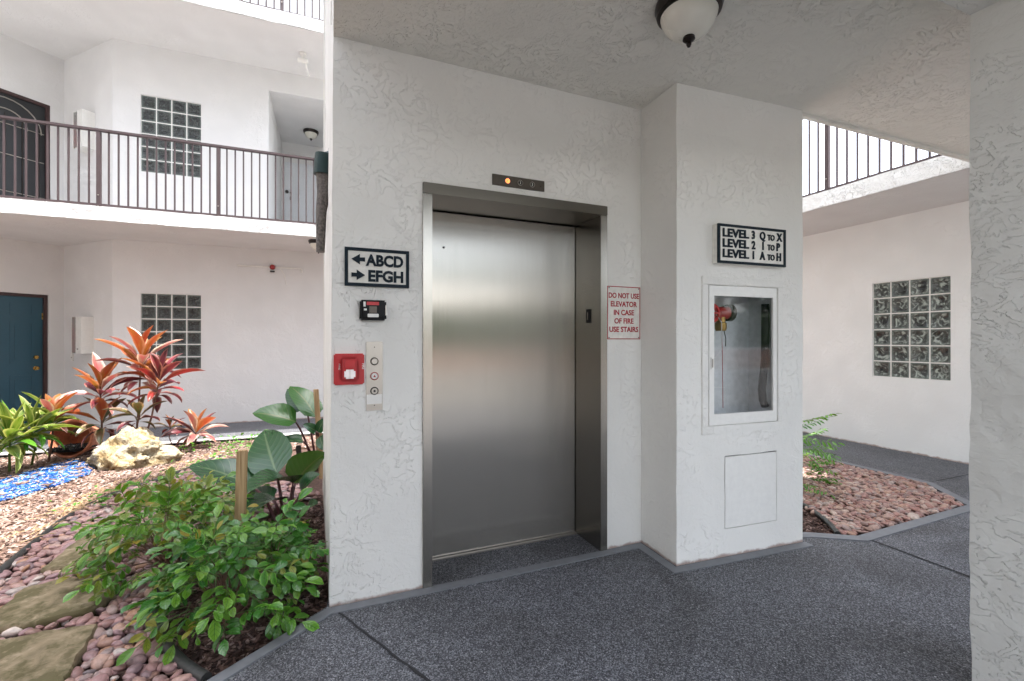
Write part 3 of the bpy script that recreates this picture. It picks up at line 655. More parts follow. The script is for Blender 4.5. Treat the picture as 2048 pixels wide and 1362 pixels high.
for sx in (0.06, 0.94):
    for sz in (0.04, 0.96): MB().lathe([(0, -0.0075), (0.0035, -0.007), (0.004, -0.004)], 10, 'y', (w_ * sx, 0, h_ * sz)).build('screw', 'bronze', t)

# ------------------------------------------------------------------ things on the projecting bay
a0, b0 = (0.267, 2.031); a1, _ = (0.801, 2.029); zb = 1.797
t = wall_thing('level_sign', 'thick white sign listing level 3, level 2 and level 1', 'sign', BP, BQ, a0 - 0.005, zb)
w_, h_ = a1 - a0, b0 - zb; dp = 0.045
box('board', 'sign_white', t, 0, w_, -dp, 0.006, 0, h_)
m = MB(); fr = 0.014
for q4 in ((-0.001, w_ + .001, h_ - fr, h_ + .001), (-0.001, w_ + .001, -0.001, fr), (-0.001, fr, fr, h_ - fr), (w_ - fr, w_ + .001, fr, h_ - fr)): m.box(q4[0], q4[1], -dp - 0.006, -dp + 0.006, q4[2], q4[3])
m.build('border', 'navy', t)
for i, (n_, c0, c1) in enumerate((('3', 'Q', 'X'), ('2', 'I', 'P'), ('1', 'A', 'H'))):
    zc = h_ * (0.685 - i * 0.265)
    for s, x, sz in (('LEVEL', 0.065, 0.295), (n_, 0.485 if n_ != '1' else 0.50, 0.295), (c0, 0.605 if c0 != 'I' else 0.645, 0.295), ('TO', 0.722, 0.215), (c1, 0.862, 0.295)):
        link('lettering', text_mesh(s, h_ * sz, 'navy', 0.003, 0.0019 if s != 'TO' else 0.0009, width=w_ * 0.375 if s == 'LEVEL' else None, kx=0.80), t, (w_ * x, -dp - 0.003, zc))

u0, u1, v0, v1 = CB
t = wall_thing('hose_cabinet', 'white recessed cabinet with a glass door holding a red hose valve', 'cabinet', BP, BQ, u0, v0)
w_, h_ = u1 - u0, v1 - v0; dpt = 0.22
m = MB(); m.box(0.0, 0.006, 0.012, dpt, 0, h_); m.box(w_ - 0.006, w_, 0.012, dpt, 0, h_); m.box(0.006, w_ - 0.006, 0.012, dpt, 0, 0.006); m.box(0.006, w_ - 0.006, 0.012, dpt, h_ - 0.006, h_); m.box(0.006, w_ - 0.006, dpt - 0.006, dpt, 0.006, h_ - 0.006)
m.build('lining', 'cabinet_inside', t)
gx0, gx1, gz0, gz1 = 0.042, w_ - 0.035, 0.07, h_ - 0.065
dr = MB(); y0, y1 = -0.006, 0.010
for q4 in ((0.003, w_ - .003, gz1, h_ - .003), (0.003, w_ - .003, .003, gz0), (0.003, gx0, gz0, gz1), (gx1, w_ - .003, gz0, gz1)): dr.box(q4[0], q4[1], y0, y1, q4[2], q4[3])
dr = dr.build('door', 'white_paint', t, True, 0.0012)
box('pane', 'pane', dr, gx0 - 0.006, gx1 + 0.006, 0.002, 0.006, gz0 - 0.006, gz1 + 0.006)
hd = box('handle', 'white_paint', dr, 0.014, 0.030, -0.012, -0.005, h_ * 0.40, h_ * 0.49, 0.003)
box('pull', 'plate', hd, 0.019, 0.024, -0.018, -0.011, h_ * 0.415, h_ * 0.475, 0.001)
# valve inside: pipe, red wheel, brass outlet, chain and tag wire
v = thing('hose_valve', 'red and brass fire hose valve behind the cabinet glass', 'valve', t.location, t.rotation_euler.z)
zc = h_ * 0.795
MB().tube([(0.055, 0.13, zc + 0.005), (0.30, 0.13, zc + 0.02)], 0.042, 16).build('pipe', 'red_dark', v, True)
MB().lathe([(0.040, -0.02), (0.055, -0.015), (0.055, 0.015), (0.040, 0.02)], 20, 'x', (0.285, 0.13, zc + 0.018)).build('flange', 'bronze', v, True)
wh = MB().tube([(0.085 + 0.055 * math.cos(k * math.pi / 9), 0.062, zc + 0.01 + 0.055 * math.sin(k * math.pi / 9)) for k in range(19)], 0.008, 8).build('hand_wheel', 'red', v, True)
for k in range(3): MB().tube([(0.085 + 0.055 * math.cos(k * math.pi / 3), 0.062, zc + 0.01 + 0.055 * math.sin(k * math.pi / 3)), (0.085 - 0.055 * math.cos(k * math.pi / 3), 0.062, zc + 0.01 - 0.055 * math.sin(k * math.pi / 3))], 0.006, 6).build('spoke', 'red', wh)
MB().tube([(0.085, 0.062, zc + 0.01), (0.085, 0.11, zc + 0.01)], 0.012, 8).build('spindle', 'brass', wh)
MB().lathe([(0.0, -0.10), (0.030, -0.10), (0.036, -0.085), (0.036, -0.05), (0.028, -0.045), (0.028, 0.0)], 18, 'z', (0.215, 0.125, zc)).build('outlet', 'old_brass', v, True)
MB().tube([(0.215, 0.10, zc - 0.09), (0.222, 0.09, zc - 0.15), (0.220, 0.09, zc - 0.20)], 0.003, 6).build('chain', 'bronze', v)
MB().tube([(0.18, 0.085, zc + 0.03), (0.185, 0.08, zc - 0.25), (0.19, 0.08, 0.09)], 0.0022, 5).build('cord', 'red_dark', v)
MB().tube([(0.11, 0.09, zc + 0.05), (0.17, 0.07, zc - 0.05), (0.17, 0.07, zc - 0.22), (0.13, 0.08, zc - 0.27), (0.06, 0.1, zc - 0.28)], 0.0025, 5).build('wire', 'wire', v)
MB().tube([(0.05, 0.1, zc - 0.40), (0.12, 0.12, zc - 0.46), (0.26, 0.14, zc - 0.47), (0.28, 0.14, zc - 0.66), (0.08, 0.14, zc - 0.66)], 0.002, 5).build('wire', 'wire', v)
ht = thing('folded_hose', 'dark rolled hose tucked inside the cabinet beside its edge', 'hose', t.location, t.rotation_euler.z)
MB().tube([(w_ - 0.03, 0.06, 0.09), (w_ - 0.055, 0.055, 0.13), (w_ - 0.062, 0.055, 0.20), (w_ - 0.05, 0.055, 0.29), (w_ - 0.036, 0.055, 0.40), (w_ - 0.034, 0.055, 0.6), (w_ - 0.034, 0.055, h_ - 0.10)], 0.024, 10).build('hose', 'black', ht, True)

u0, u1, v0, v1 = AP
t = wall_thing('access_panel', 'plain white square access panel low on the projecting bay', 'panel', BP, BQ, u0, v0)
w_, h_ = u1 - u0, v1 - v0
box('frame', 'dark_gap', t, 0.0005, w_ - 0.0005, 0.012, 0.02, 0.0005, h_ - 0.0005)
box('door', 'white_paint', t, 0.0045, w_ - 0.0035, -0.001, 0.012, 0.004, h_ - 0.006, 0.001)

# ------------------------------------------------------------------ ceiling light
def ceiling_light(label, loc, r, group=None):
    t = thing('ceiling_light', label, 'ceiling light', loc, 0, group); k = r / 0.15
    MB().lathe([(0, 0.0), (0.150 * k, 0.0), (0.152 * k, -0.018 * k), (0.143 * k, -0.050 * k), (0.126 * k, -0.060 * k), (0.0, -0.045 * k)], 40).build('rim', 'bronze', t, True)
    MB().lathe([(0.128 * k, -0.054 * k), (0.122 * k, -0.082 * k), (0.105 * k, -0.115 * k), (0.078 * k, -0.142 * k), (0.045 * k, -0.158 * k), (0.0, -0.164 * k)], 40).build('glass_bowl', 'bowl', t, True)
    MB().lathe([(0.0, -0.160 * k), (0.026 * k, -0.160 * k), (0.028 * k, -0.172 * k), (0.020 * k, -0.180 * k), (0.009 * k, -0.184 * k), (0.012 * k, -0.194 * k), (0.007 * k, -0.206 * k), (0.0, -0.210 * k)], 20).build('finial', 'bronze', t, True)
    return t
lx, ly, _ = (1.499, 1.611, 2.645)
ceiling_light('large alabaster bowl light with bronze rim on the passage ceiling', (lx, ly, CEIL + 0.002), 0.145, 'bowl ceiling lights')

# ------------------------------------------------------------------ wings around the courts
BLK = 0.195
def bevel_block():
    m = MB(); s = 0.0905
    # pillow-faced block: rim, then a slightly sunk wavy field
    v, f = [], []
    for k, (r, y) in enumerate(((s, 0.03), (s, -0.004), (s - 0.007, -0.010), (s - 0.018, -0.007), (s - 0.026, -0.002))):
        v += [(-r, y, -r), (r, y, -r), (r, y, r), (-r, y, r)]
    for k in range(4):
        for i in range(4): f.append((k * 4 + i, k * 4 + (i + 1) % 4, k * 4 + 4 + (i + 1) % 4, k * 4 + 4 + i))
    f += [(16, 17, 18, 19), (3, 2, 1, 0)]
    return m.add(v, f)
BLOCK = bevel_block().mesh('glass_block', 'glass_block', True); BLOCK_PALE = bevel_block().mesh('glass_block', 'glass_block_pale', True)
def block_window(parent, p, q, u0, z0, label=None):
    (x, y), a = on_wall(p, q, u0)
    m = MB(); m.box(0.0, 4 * BLK, 0.030, 0.055, 0, 6 * BLK)
    for i in range(5): m.box(i * BLK - 0.007 if i else 0.0, i * BLK + 0.007 if i < 4 else 4 * BLK, 0.016, 0.0295, 0, 6 * BLK)
    for j in range(7): m.box(0.001, 4 * BLK - 0.001, 0.0165, 0.029, max(0, j * BLK - 0.007), min(6 * BLK, j * BLK + 0.007))
    w = m.build('window', 'mortar', parent); w.location = (x, y, z0); w.rotation_euler = (0, 0, a)
    if label: w['label'] = label
    for i in range(4):
        for j in range(6):
            link('glass_block', BLOCK_PALE if parent.name == 'terrace_wing' else BLOCK, w, ((i + 0.5) * BLK, 0.022, (j + 0.5) * BLK), (0, random.choice((0, 1, 2, 3)) * math.pi / 2, 0))
    return w
P1, P2, P3 = (-3.023, 8.5), (-3.989, 9.466), (-7.0, 6.455)
WP, WQ = P1, (4.9, 8.5)
wing = thing('apartment_wing', 'white stucco apartment wing across the planted court', 'building', (0, 0, 0))
wu0 = 3.023 - 2.684
alc = (-0.961 + 3.023, 4.1, 3.0, 5.477)
wall('wall', WP, WQ, -0.05, 2.85, 'stucco_far', wing, holes=[(wu0, wu0 + 4 * BLK, 0.88, 0.88 + 6 * BLK)], rev=0.05, step=0.12, amp=0.003)
wall('wall', WP, WQ, 3.0, 5.84, 'stucco_far', wing, holes=[(wu0, wu0 + 4 * BLK, 3.90, 3.90 + 6 * BLK), alc], rev=0.28, step=0.12, amp=0.003)
wall('wall', WP, WQ, 5.98, 8.83, 'stucco_far', wing, step=0.6, amp=0)
AX = alc[0] - 3.023
wall('alcove_wall', (AX, 10.6), (1.1, 10.6), 3.0, alc[3] + 0.05, 'stucco_far', wing, step=0.3, amp=0.002); wall('alcove_wall', (AX, 8.7), (AX, 10.6), 3.0, alc[3] + 0.05, 'stucco_far', wing, step=0.3, amp=0.002); wall('alcove_wall', (1.08, 10.6), (1.08, 8.7), 3.0, alc[3] + 0.05, 'stucco_far', wing, step=0.3, amp=0.002)
MB().box(AX - 0.1, 1.2, 8.69, 10.8, alc[3], alc[3] + 0.1).build('alcove_ceiling', 'stucco_far', wing); MB().box(AX - 0.1, 1.2, 8.74, 10.8, 2.9, 3.01).build('alcove_floor', 'floor', wing)
block_window(wing, WP, WQ, wu0, 0.88); block_window(wing, WP, WQ, wu0, 3.90)
dA0, dA1 = 4.077 - 0.93, 4.077; dAt = 2.044
dU1 = 4.095; dU0 = dU1 - 0.98; dUt = 5.031
wall('wall', P2, P1, -0.05, 2.85, 'stucco_far', wing, step=0.12, amp=0.003); wall('wall', P2, P1, 3.0, 5.84, 'stucco_far', wing, step=0.12, amp=0.003); wall('wall', P2, P1, 5.98, 8.83, 'stucco_far', wing, step=0.6, amp=0)
wall('wall', P3, P2, -0.05, 2.85, 'stucco_far', wing, holes=[(dA0, dA1, -1, dAt)], rev=0.12, step=0.12, amp=0.003)
wall('wall', P3, P2, 3.0, 5.84, 'stucco_far', wing, holes=[(dU0, dU1, 2, dUt)], rev=0.12, step=0.12, amp=0.003)
wall('wall', P3, P2, 5.98, 8.83, 'stucco_far', wing, step=0.6, amp=0)
wing_slab = [(-8.5, 4.2), (-4.6, 7.22), (4.9, 7.22), (4.9, 8.75), (-2.9, 8.75), (-4.1, 9.9), (-9.4, 5.0)]
for z in (2.84, 5.83): MB().prism(wing_slab, z, z + 0.168).build('floor_slab', 'stucco_far', wing)
roof = MB().prism([(-8.7, 3.9), (-4.5, 7.0), (5.0, 7.0), (5.0, 12), (-4.1, 12), (-9.6, 8)], 8.82, 9.05).build('roof', 'stucco_far', wing)
for z in (2.837, 5.827): wall('fascia', (-4.6, 7.2), (4.9, 7.2), z, z + 0.175, 'stucco_fascia', wing, step=0.045, amp=0.007, thick=0.019)

lw = thing('apartment_wing', 'unseen white stucco wing added to dim the planted court', 'building', (0, 0, 0))  # unseen mass added to cut skylight on the upper wall across the court
wall('wall', (-7.0, 0.2), (-7.0, 6.455), -0.1, 9.05, 'stucco_far', lw, step=1.0, amp=0)
wall('wall', (-1.4, 0.2), (-7.0, 0.2), -0.1, 9.05, 'stucco_far', lw, step=1.0, amp=0)

def panel_door(name, parent, p, q, u0, u1, z0, z1, mat, setback):
    (x, y), a = on_wall(p, q, u0); w = u1 - u0; h = z1 - z0
    fr = MB()
    for q4 in ((0, 0.045, 0, h), (w - 0.045, w, 0, h), (0.045, w - 0.045, h - 0.045, h)): fr.box(q4[0], q4[1], setback - 0.035, setback + 0.03, q4[2], q4[3])
    fr = fr.build('door_frame', 'door_trim', parent); fr.location = (x, y, z0); fr.rotation_euler = (0, 0, a)
    d = MB().box(0.047, w - 0.047, setback, setback + 0.04, 0.012, h - 0.047).build(name, mat, parent); d.location = (x, y, z0); d.rotation_euler = (0, 0, a)
    return d, w, h
d, w_, h_ = panel_door('door', wing, P3, P2, dA0, dA1, 0.0, dAt, 'teal', 0.075)
d['label'] = 'teal six-panel entrance door'
pw = (w_ - 0.094 - 0.12 * 3) / 2 + 0.02
for cx in (0.047 + 0.11, w_ - 0.047 - 0.11 - pw):
    for z0, z1 in ((0.22, 0.80), (0.98, 1.62), (1.72, 1.90)):
        m = MB(); b = 0.022
        m.box(cx, cx + pw, 0.068, 0.0755, z0, z0 + b); m.box(cx, cx + pw, 0.068, 0.0755, z1 - b, z1); m.box(cx, cx + b, 0.068, 0.0755, z0 + b, z1 - b); m.box(cx + pw - b, cx + pw, 0.068, 0.0755, z0 + b, z1 - b)
        m.box(cx + 0.05, cx + pw - 0.05, 0.070, 0.0755, z0 + 0.05, z1 - 0.05) if z1 - z0 > 0.2 else None
        m.build('panel', 'teal', d, True, 0.003)
lk = MB().lathe([(0, -0.03), (0.024, -0.03), (0.03, -0.02), (0.03, 0.0)], 18, 'y', (w_ - 0.125, 0.075, 1.07)).build('lock', 'brass', d, True)
kn = MB().lathe([(0, -0.065), (0.02, -0.062), (0.029, -0.045), (0.022, -0.028), (0.011, -0.02), (0.011, -0.008), (0.032, -0.006), (0.032, 0.0)], 18, 'y', (w_ - 0.125, 0.075, 0.90)).build('knob', 'brass', d, True)
for z in (0.25, 1.66): box('hinge', 'brass', d, w_ - 0.058, w_ - 0.045, 0.066, 0.074, z, z + 0.10)
pl = box('number_plate', 'teal', d, w_ * 0.40, w_ * 0.40 + 0.085, 0.066, 0.0755, 1.60, 1.72, 0.003)

d, w_, h_ = panel_door('screen_door', wing, P3, P2, dU0, dU1, 3.0, dUt, 'screen_mesh', 0.05)
d['label'] = 'dark metal screen door with arched bars'
for k in range(5): MB().tube([(0.12 + k * (w_ - 0.24) / 4, 0.045, 0.1), (0.12 + k * (w_ - 0.24) / 4, 0.045, h_ - 0.32)], 0.008, 6).build('bar', 'bronze', d)
for rr in (0.40, 0.24): MB().tube([(w_ / 2 + rr * math.cos(k * math.pi / 14), 0.045, h_ - 0.50 + rr * math.sin(k * math.pi / 14)) for k in range(15)], 0.009, 6).build('arch', 'plate', d, True)
for z in (0.55, 1.1, 1.55): MB().tube([(0.06, 0.045, z), (w_ - 0.06, 0.045, z)], 0.007, 6).build('cross_bar', 'plate', d)
# pale door in the upper alcove
ad0 = -0.9
d = box('alcove_door', 'white_door', wing, ad0, ad0 + 0.9, 10.555, 10.595, 3.02, 5.05, 0.003)
hx, hz = -0.831, 4.402
h = MB().tube([(hx + 0.045, 10.555, hz + 0.02), (hx + 0.05, 10.49, hz + 0.01), (hx + 0.05, 10.49, hz - 0.10), (hx + 0.045, 10.555, hz - 0.13)], 0.011, 8).build('handle', 'bronze', d, True)
MB().lathe([(0, -0.04), (0.03, -0.035), (0.034, 0.0)], 16, 'y', (hx - 0.02, 10.555, hz + 0.03)).build('lock', 'bronze', d, True)

rw = thing('terrace_wing', 'white stucco wing along the pebble court on the far side', 'building', (0, 0, 0))
RP, RQ = (6.36, 8.2), (6.36, -1.2)
ru = 8.2 - 3.66
wall('wall', RP, RQ, -0.05, 2.85, 'stucco_side', rw, holes=[(ru, ru + 4 * BLK, 0.88, 0.88 + 6 * BLK)], rev=0.05, step=0.10, amp=0.003)
block_window(rw, RP, RQ, ru, 0.88)
MB().prism([(5.15, 2.131), (11, 2.131), (11, 8.2), (5.15, 8.2)], 2.832, 2.997).build('floor_slab', 'stucco_far', rw)
for z in (2.829,): wall('fascia', (5.13, 8.2), (5.13, 2.135), z, z + 0.172, 'stucco_fascia', rw, step=0.045, amp=0.004, thick=0.019)

def railing(name, label, p, q, z, posts, spacing, group, off=0.0):
    L = math.hypot(q[0] - p[0], q[1] - p[1]); a = math.atan2(q[1] - p[1], q[0] - p[0])
    t = thing(name, label, 'railing', (p[0], p[1], z), a, group)
    box('top_rail', 'rail', t, 0, L, -0.024, 0.024, 0.965, 0.998, 0.004)
    box('bottom_rail', 'rail', t, 0, L, -0.014, 0.014, 0.030, 0.055, 0.002)
    bal = MB().box(-0.0085, 0.0085, -0.0085, 0.0085, 0.055, 0.966).mesh('baluster', 'rail')
    post = MB().box(-0.022, 0.022, -0.021, 0.021, -0.06, 0.964).mesh('post', 'rail', True, 0.003)
    bolt = MB().lathe([(0, -0.030), (0.007, -0.028), (0.008, -0.021)], 8, 'y').mesh('bolt', 'plate', True)
    for u in posts:
        po = link('post', post, t, (u, 0, 0))
        for zz in (0.02, 0.16): link('bolt', bolt, po, (0, 0, zz))
    u = off
    while u < L:
        if all(abs(u - k) > 0.035 for k in posts): link('baluster', bal, t, (u, 0, 0))
        u += spacing
    return t
p0, p1 = -2.718 + 4.6, -1.427 + 4.6
sp = (p1 - p0) / 13
railing('balcony_railing', 'brown metal railing along the middle-floor walkway of the planted court', (-4.6, 7.26), (0.7, 7.26), 3.0, [p0 - 13 * sp, p0, p1, p1 + 13 * sp], sp, 'brown balcony railings', (p0 % sp))
railing('balcony_railing', 'brown metal railing on the topmost walkway of the planted court', (-2.2, 7.26), (0.7, 7.26), 5.99, [0.2, 1.55], sp, 'brown balcony railings', 0.06)
sy = 3.444; b1 = 3.575
railing('balcony_railing', 'brown metal railing above the pebble court seen under the ceiling edge', (5.19, 5.6), (5.19, 2.2), 2.985, [5.6 - sy, 5.6 - sy - 1.33], 0.1045, 'brown balcony railings', (5.6 - sy) % 0.1045)

# fittings on the rear wing
def extinguisher_cabinet(label, u, z):
    t = wall_thing('extinguisher_cabinet', label, 'cabinet', P2, P1, u, z, 'small white extinguisher cabinets')
    w_, h_ = 0.27, 0.56
    b = MB(); b.box(0, w_, -0.005, 0.004, 0, h_); b.box(0, 0.008, -0.15, -0.005, 0, h_); b.box(w_ - .008, w_, -0.15, -0.005, 0, h_); b.box(.008, w_ - .008, -0.15, -0.005, 0, .008); b.box(.008, w_ - .008, -0.15, -0.005, h_ - .008, h_)
    b.build('case', 'white_paint', t)
    box('front_door', 'white_paint', t, 0.125, w_, -0.156, -0.1505, 0, h_)
    box('window_frame', 'white_paint', t, 0.0, 0.02, -0.156, -0.1505, 0, h_)
    box('pane', 'pane', t, 0.02, 0.125, -0.154, -0.1515, 0.001, h_ - 0.001)
    MB().lathe([(0, 0.03), (0.055, 0.03), (0.055, 0.36), (0.02, 0.42), (0.02, 0.46), (0, 0.46)], 16, 'z', (0.085, -0.075, 0)).build('extinguisher_bottle', 'red', t, True)
    MB().lathe([(0, -0.165), (0.012, -0.165), (0.012, -0.155)], 12, 'y', (0.19, 0, 0.07)).build('lock', 'plate', t)
u, z = (0.589, 1.131); extinguisher_cabinet('white extinguisher cabinet at ground level behind the orange cordylines', u, z)
u, z = (0.632, 4.247); extinguisher_cabinet('white extinguisher cabinet behind the brown middle-floor railing', u, z)
u, z = (0.27, 1.001)
t = wall_thing('door_bell', 'small white bell push near the teal door', 'door bell', P2, P1, u, z)
box('plate', 'white_paint', t, -0.03, 0.03, -0.018, 0.004, 0, 0.12, 0.006); MB().lathe([(0, -0.024), (0.011, -0.023), (0.012, -0.017)], 12, 'y', (0, 0, 0.06)).build('button', 'plate', t, True)
x, y, z = (-0.366, 9.85, 5.218); ceiling_light('small bowl light in the middle-floor alcove above the railing', (x, 9.85, alc[3] - 0.001), 0.14, 'bowl ceiling lights')
x, y, z = (-0.175, 7.5, 2.699); ceiling_light('small bowl light under the walkway soffit beside the downspout', (x, 7.5, 2.842), 0.14, 'bowl ceiling lights')
# conduit and bell
xa, _, za = (-1.407, 8.5, 2.574); xb, _, zb = (-0.456, 8.5, 2.515); xc, _, zc = (-0.899, 8.47, 2.543); zc = (za + zb) / 2
t = thing('fire_bell', 'small red fire bell on white conduit along the cream wall', 'fire bell', (xc, 8.5, zc))
MB().tube([(xa - xc, -0.022, 0), (xb - xc - 0.02, -0.022, 0), (xb - xc, -0.022, -0.02), (xb - xc, -0.022, -0.07)], 0.015, 8).build('conduit', 'white_paint', t, True)
MB().lathe([(0.0, -0.065), (0.02, -0.06), (0.036, -0.042), (0.042, -0.02), (0.042, 0.0)], 20, 'y', (0, -0.02, 0)).build('gong', 'red_dark', t, True)
box('bracket', 'bronze', t, -0.035, 0.035, -0.07, -0.03, -0.085, -0.062, 0.003)
MB().tube([(0.05, -0.03, 0.0), (0.12, -0.03, -0.02), (0.18, -0.03, -0.12), (0.21, -0.03, -0.28)], 0.009, 6).build('cable', 'white_paint', t, True)
x, y, z = (-0.406, 7.835, 5.83)
t = thing('soffit_camera', 'white camera bracket with hanging cable under the top walkway', 'camera', (x, y, 5.83))
MB().lathe([(0, 0.002), (0.05, 0.002), (0.05, -0.03), (0.02, -0.04), (0.02, -0.10)], 16).build('base', 'white_paint', t, True)
MB().tube([(-0.07, 0.0, -0.12), (0.07, -0.03, -0.13)], 0.035, 12).build('camera_body', 'white_paint', t, True)
MB().tube([(0.04, 0, -0.10), (0.05, -0.01, -0.22), (0.09, 0, -0.34)], 0.014, 6).build('cable', 'white_paint', t, True)

# downspout on the tower's side wall
t = thing('downspout', 'dark speckled downspout with green collar on the tower side wall', 'downspout', (-0.10, 3.05, 0))
x0, y0, z0 = (-0.045, 3.247, 2.551); x1, y1, z1 = (-0.064, 3.254, 1.912)
ox, oy = t.location.x, t.location.y
MB().tube([(x0 - ox - 0.002, y0 - oy, z0 - 0.05), (x0 - ox + 0.0, y0 - oy, z0 - 0.25), ((x0 + x1) / 2 - ox - 0.004, y0 - oy, (z0 + z1) / 2 - 0.05), (x1 - ox, y1 - oy, z1)], 0.047, 14, 0.026).build('sleeve', 'grid_pipe', t, True)
MB().tube([(x0 - ox - 0.01, y0 - oy, z0 - 0.13), (x0 - ox - 0.006, y0 - oy, z0 - 0.06), (x0 - ox - 0.002, y0 - oy, z0 + 0.005)], 0.054, 14, 0.050).build('collar', 'green_metal', t, True)
MB().tube([(x0 - ox, y0 - oy, z0 - 0.02), (x0 - ox + 0.06, y0 - oy, z0 + 0.01), (x0 - ox + 0.10, y0 - oy, z0 + 0.03)], 0.035, 10).build('elbow', 'green_metal', t, True)
box('bracket', 'green_metal', t, x0 - ox + 0.03, x0 - ox + 0.075, y0 - oy - 0.02, y0 - oy + 0.02, z0 - 0.16, z0 + 0.05, 0.004)

# ------------------------------------------------------------------ the drive behind (mirrored in the steel door)
o = MB().prism([(-60, -3.5), (60, -3.5), (60, -11.5), (-60, -11.5)], -0.2, -0.06).build('road', 'asphalt'); tag(o, kind='structure')
o = MB().box(-60, 60, -11.9, -11.5, -0.2, 0.08).build('kerb_drive', 'kerb_white'); tag(o, kind='structure')
o = MB().prism([(-60, -11.9), (60, -11.9), (60, -60), (-60, -60)], -0.2, 0.0).build('lawn', 'grass'); tag(o, kind='structure')
hd = thing('clipped_hedge', 'long clipped green hedge across the drive', 'hedge', (0, -13.4, 0))
bmh = bmesh.new(); bmesh.ops.create_grid(bmh, x_segments=160, y_segments=24, size=0.5)
for v in bmh.verts:
    u, w = v.co.x + 0.5, v.co.y + 0.5; a = math.pi * w; x = -30 + 60 * u
    y, z = -0.8 * math.cos(a), 2.5 * min(1.0, math.sin(a) * 1.6); pnt = Vector((x, y * 3, z)); k = noise.noise(pnt * 1.1) * 0.22 + noise.noise(pnt * 3.5) * 0.14
    v.co = (x, y * (1 + k), z * (1 + k * 0.5))
me = bpy.data.meshes.new('foliage'); bmh.to_mesh(me); bmh.free(); me.materials.append(M['hedge']); link('foliage', me, hd)
gw = thing('garden_wall', 'low pink garden wall with white coping along the drive', 'wall', (0, -12.3, 0))
MB().box(-30, 30, -0.08, 0.08, 0, 0.92).build('panel', 'pink_wall', gw); MB().box(-30, 30, -0.12, 0.12, 0.921, 1.0).build('coping', 'kerb_white', gw)
fb = thing('far_house', 'low pink house with white fascia beyond the hedge', 'building', (2, -26, 0))
MB().box(-14, 14, -4, 4, 0, 3.5).build('wall', 'pink_wall', fb)
MB().add([(-15, -5, 3.5), (15, -5, 3.5), (15, 5, 3.5), (-15, 5, 3.5), (-11, 0, 5.2), (11, 0, 5.2)], [(0, 1, 5, 4), (1, 2, 5), (2, 3, 4, 5), (3, 0, 4), (3, 2, 1, 0)]).build('roof', 'kerb_white', fb)

tl = MB(); rnd = random.Random(8)
for i in range(46):
    x, y, r_, h = -60 + i * 2.7 + rnd.uniform(-1, 1), -38 + rnd.uniform(-3, 3), rnd.uniform(1.8, 3.0), rnd.uniform(4.0, 7.5)
    for k in range(26):
        a, b_ = rnd.uniform(0, 6.28), rnd.uniform(-1, 1); c = Vector((x + math.cos(a) * r_ * rnd.random(), y + math.sin(a) * r_ * rnd.random(), h + b_ * r_)); q = rnd.uniform(0.5, 1.0)
        tl.add([tuple(c + Vector((rnd.uniform(-1, 1), rnd.uniform(-1, 1), rnd.uniform(-1, 1))) * q) for _ in range(6)], [(0, 1, 2), (1, 2, 3), (2, 3, 4), (3, 4, 5), (4, 5, 0), (0, 2, 4)])
    tl.add([(x - .2, y, 0), (x + .2, y, 0), (x + .1, y, h), (x - .1, y, h), (x, y + .3, 0), (x, y + .1, h)], [(0, 1, 2, 3), (1, 4, 5, 2), (4, 0, 3, 5)])
o = tl.build('treeline', 'hedge'); tag(o, 'far line of green trees beyond the drive', 'trees', kind='stuff')

# ------------------------------------------------------------------ planted court: beds
def inside(pt, poly):
    x, y = pt[0], pt[1]; c = False; n = len(poly)
    for i in range(n):
        x1, y1 = poly[i]; x2, y2 = poly[(i + 1) % n]
        if (y1 > y) != (y2 > y) and x < (x2 - x1) * (y - y1) / (y2 - y1) + x1: c = not c
    return c
def sheet(name, poly, z, mat, parent=None):
    return MB().prism(poly, z - 0.03, z).build(name, mat, parent)
CAMD = Vector((math.sin(R(21.7)), math.cos(R(21.7)), 0)); CAMR = Vector((CAMD.y, -CAMD.x, 0))
def in_view(p, margin=1.06):
    d = p.dot(CAMD)
    return d > 0.3 and abs(p.dot(CAMR)) / d < 1.125 * margin and (1.33 - p.z) / d < 0.75 * margin
E1 = ((-1.751, 3.254), (-1.772, 3.528), (-1.807, 3.885), (-1.843, 4.388), (-1.817, 4.618), (-1.732, 4.968), (-1.494, 5.341), (-1.184, 6.099))
E2 = ((-0.088, 4.314), (-0.382, 4.106), (-0.739, 3.515), (-0.873, 3.123), (-0.843, 2.82), (-0.777, 2.638), (-0.678, 2.425), (-0.569, 2.248), (-0.456, 2.108))
pale_poly = list(E1) + [(-0.65, 6.2), (0.8, 6.9), (0.8, 7.09), (-4.6, 7.09), (-6.2, 5.8), (-4.2, 3.0)]
bed_poly = list(E2) + [(-0.44, 2.12), (-0.03, 2.46), (0.0, 4.4), (-0.2, 4.4)]
peb_poly = list(E1) + [(-0.25, 4.6)] + list(E2) + [(-0.5, 2.04), (-2.3, 0.6), (-3.2, 1.6)]
bed_floor = [(-0.02, 2.46), (-0.447, 2.09), (-2.6, 0.36), (-6.5, 0.3), (-7.5, 4.8), (-4.6, 7.09), (4.9, 7.09), (4.9, 4.36), (0.0, 4.36)]
bed = sheet('garden_bed', bed_floor, -0.055, 'soil'); tag(bed, kind='structure')
pale = sheet('mulch_bed', pale_poly, -0.035, 'mulch_base'); tag(pale, kind='structure')

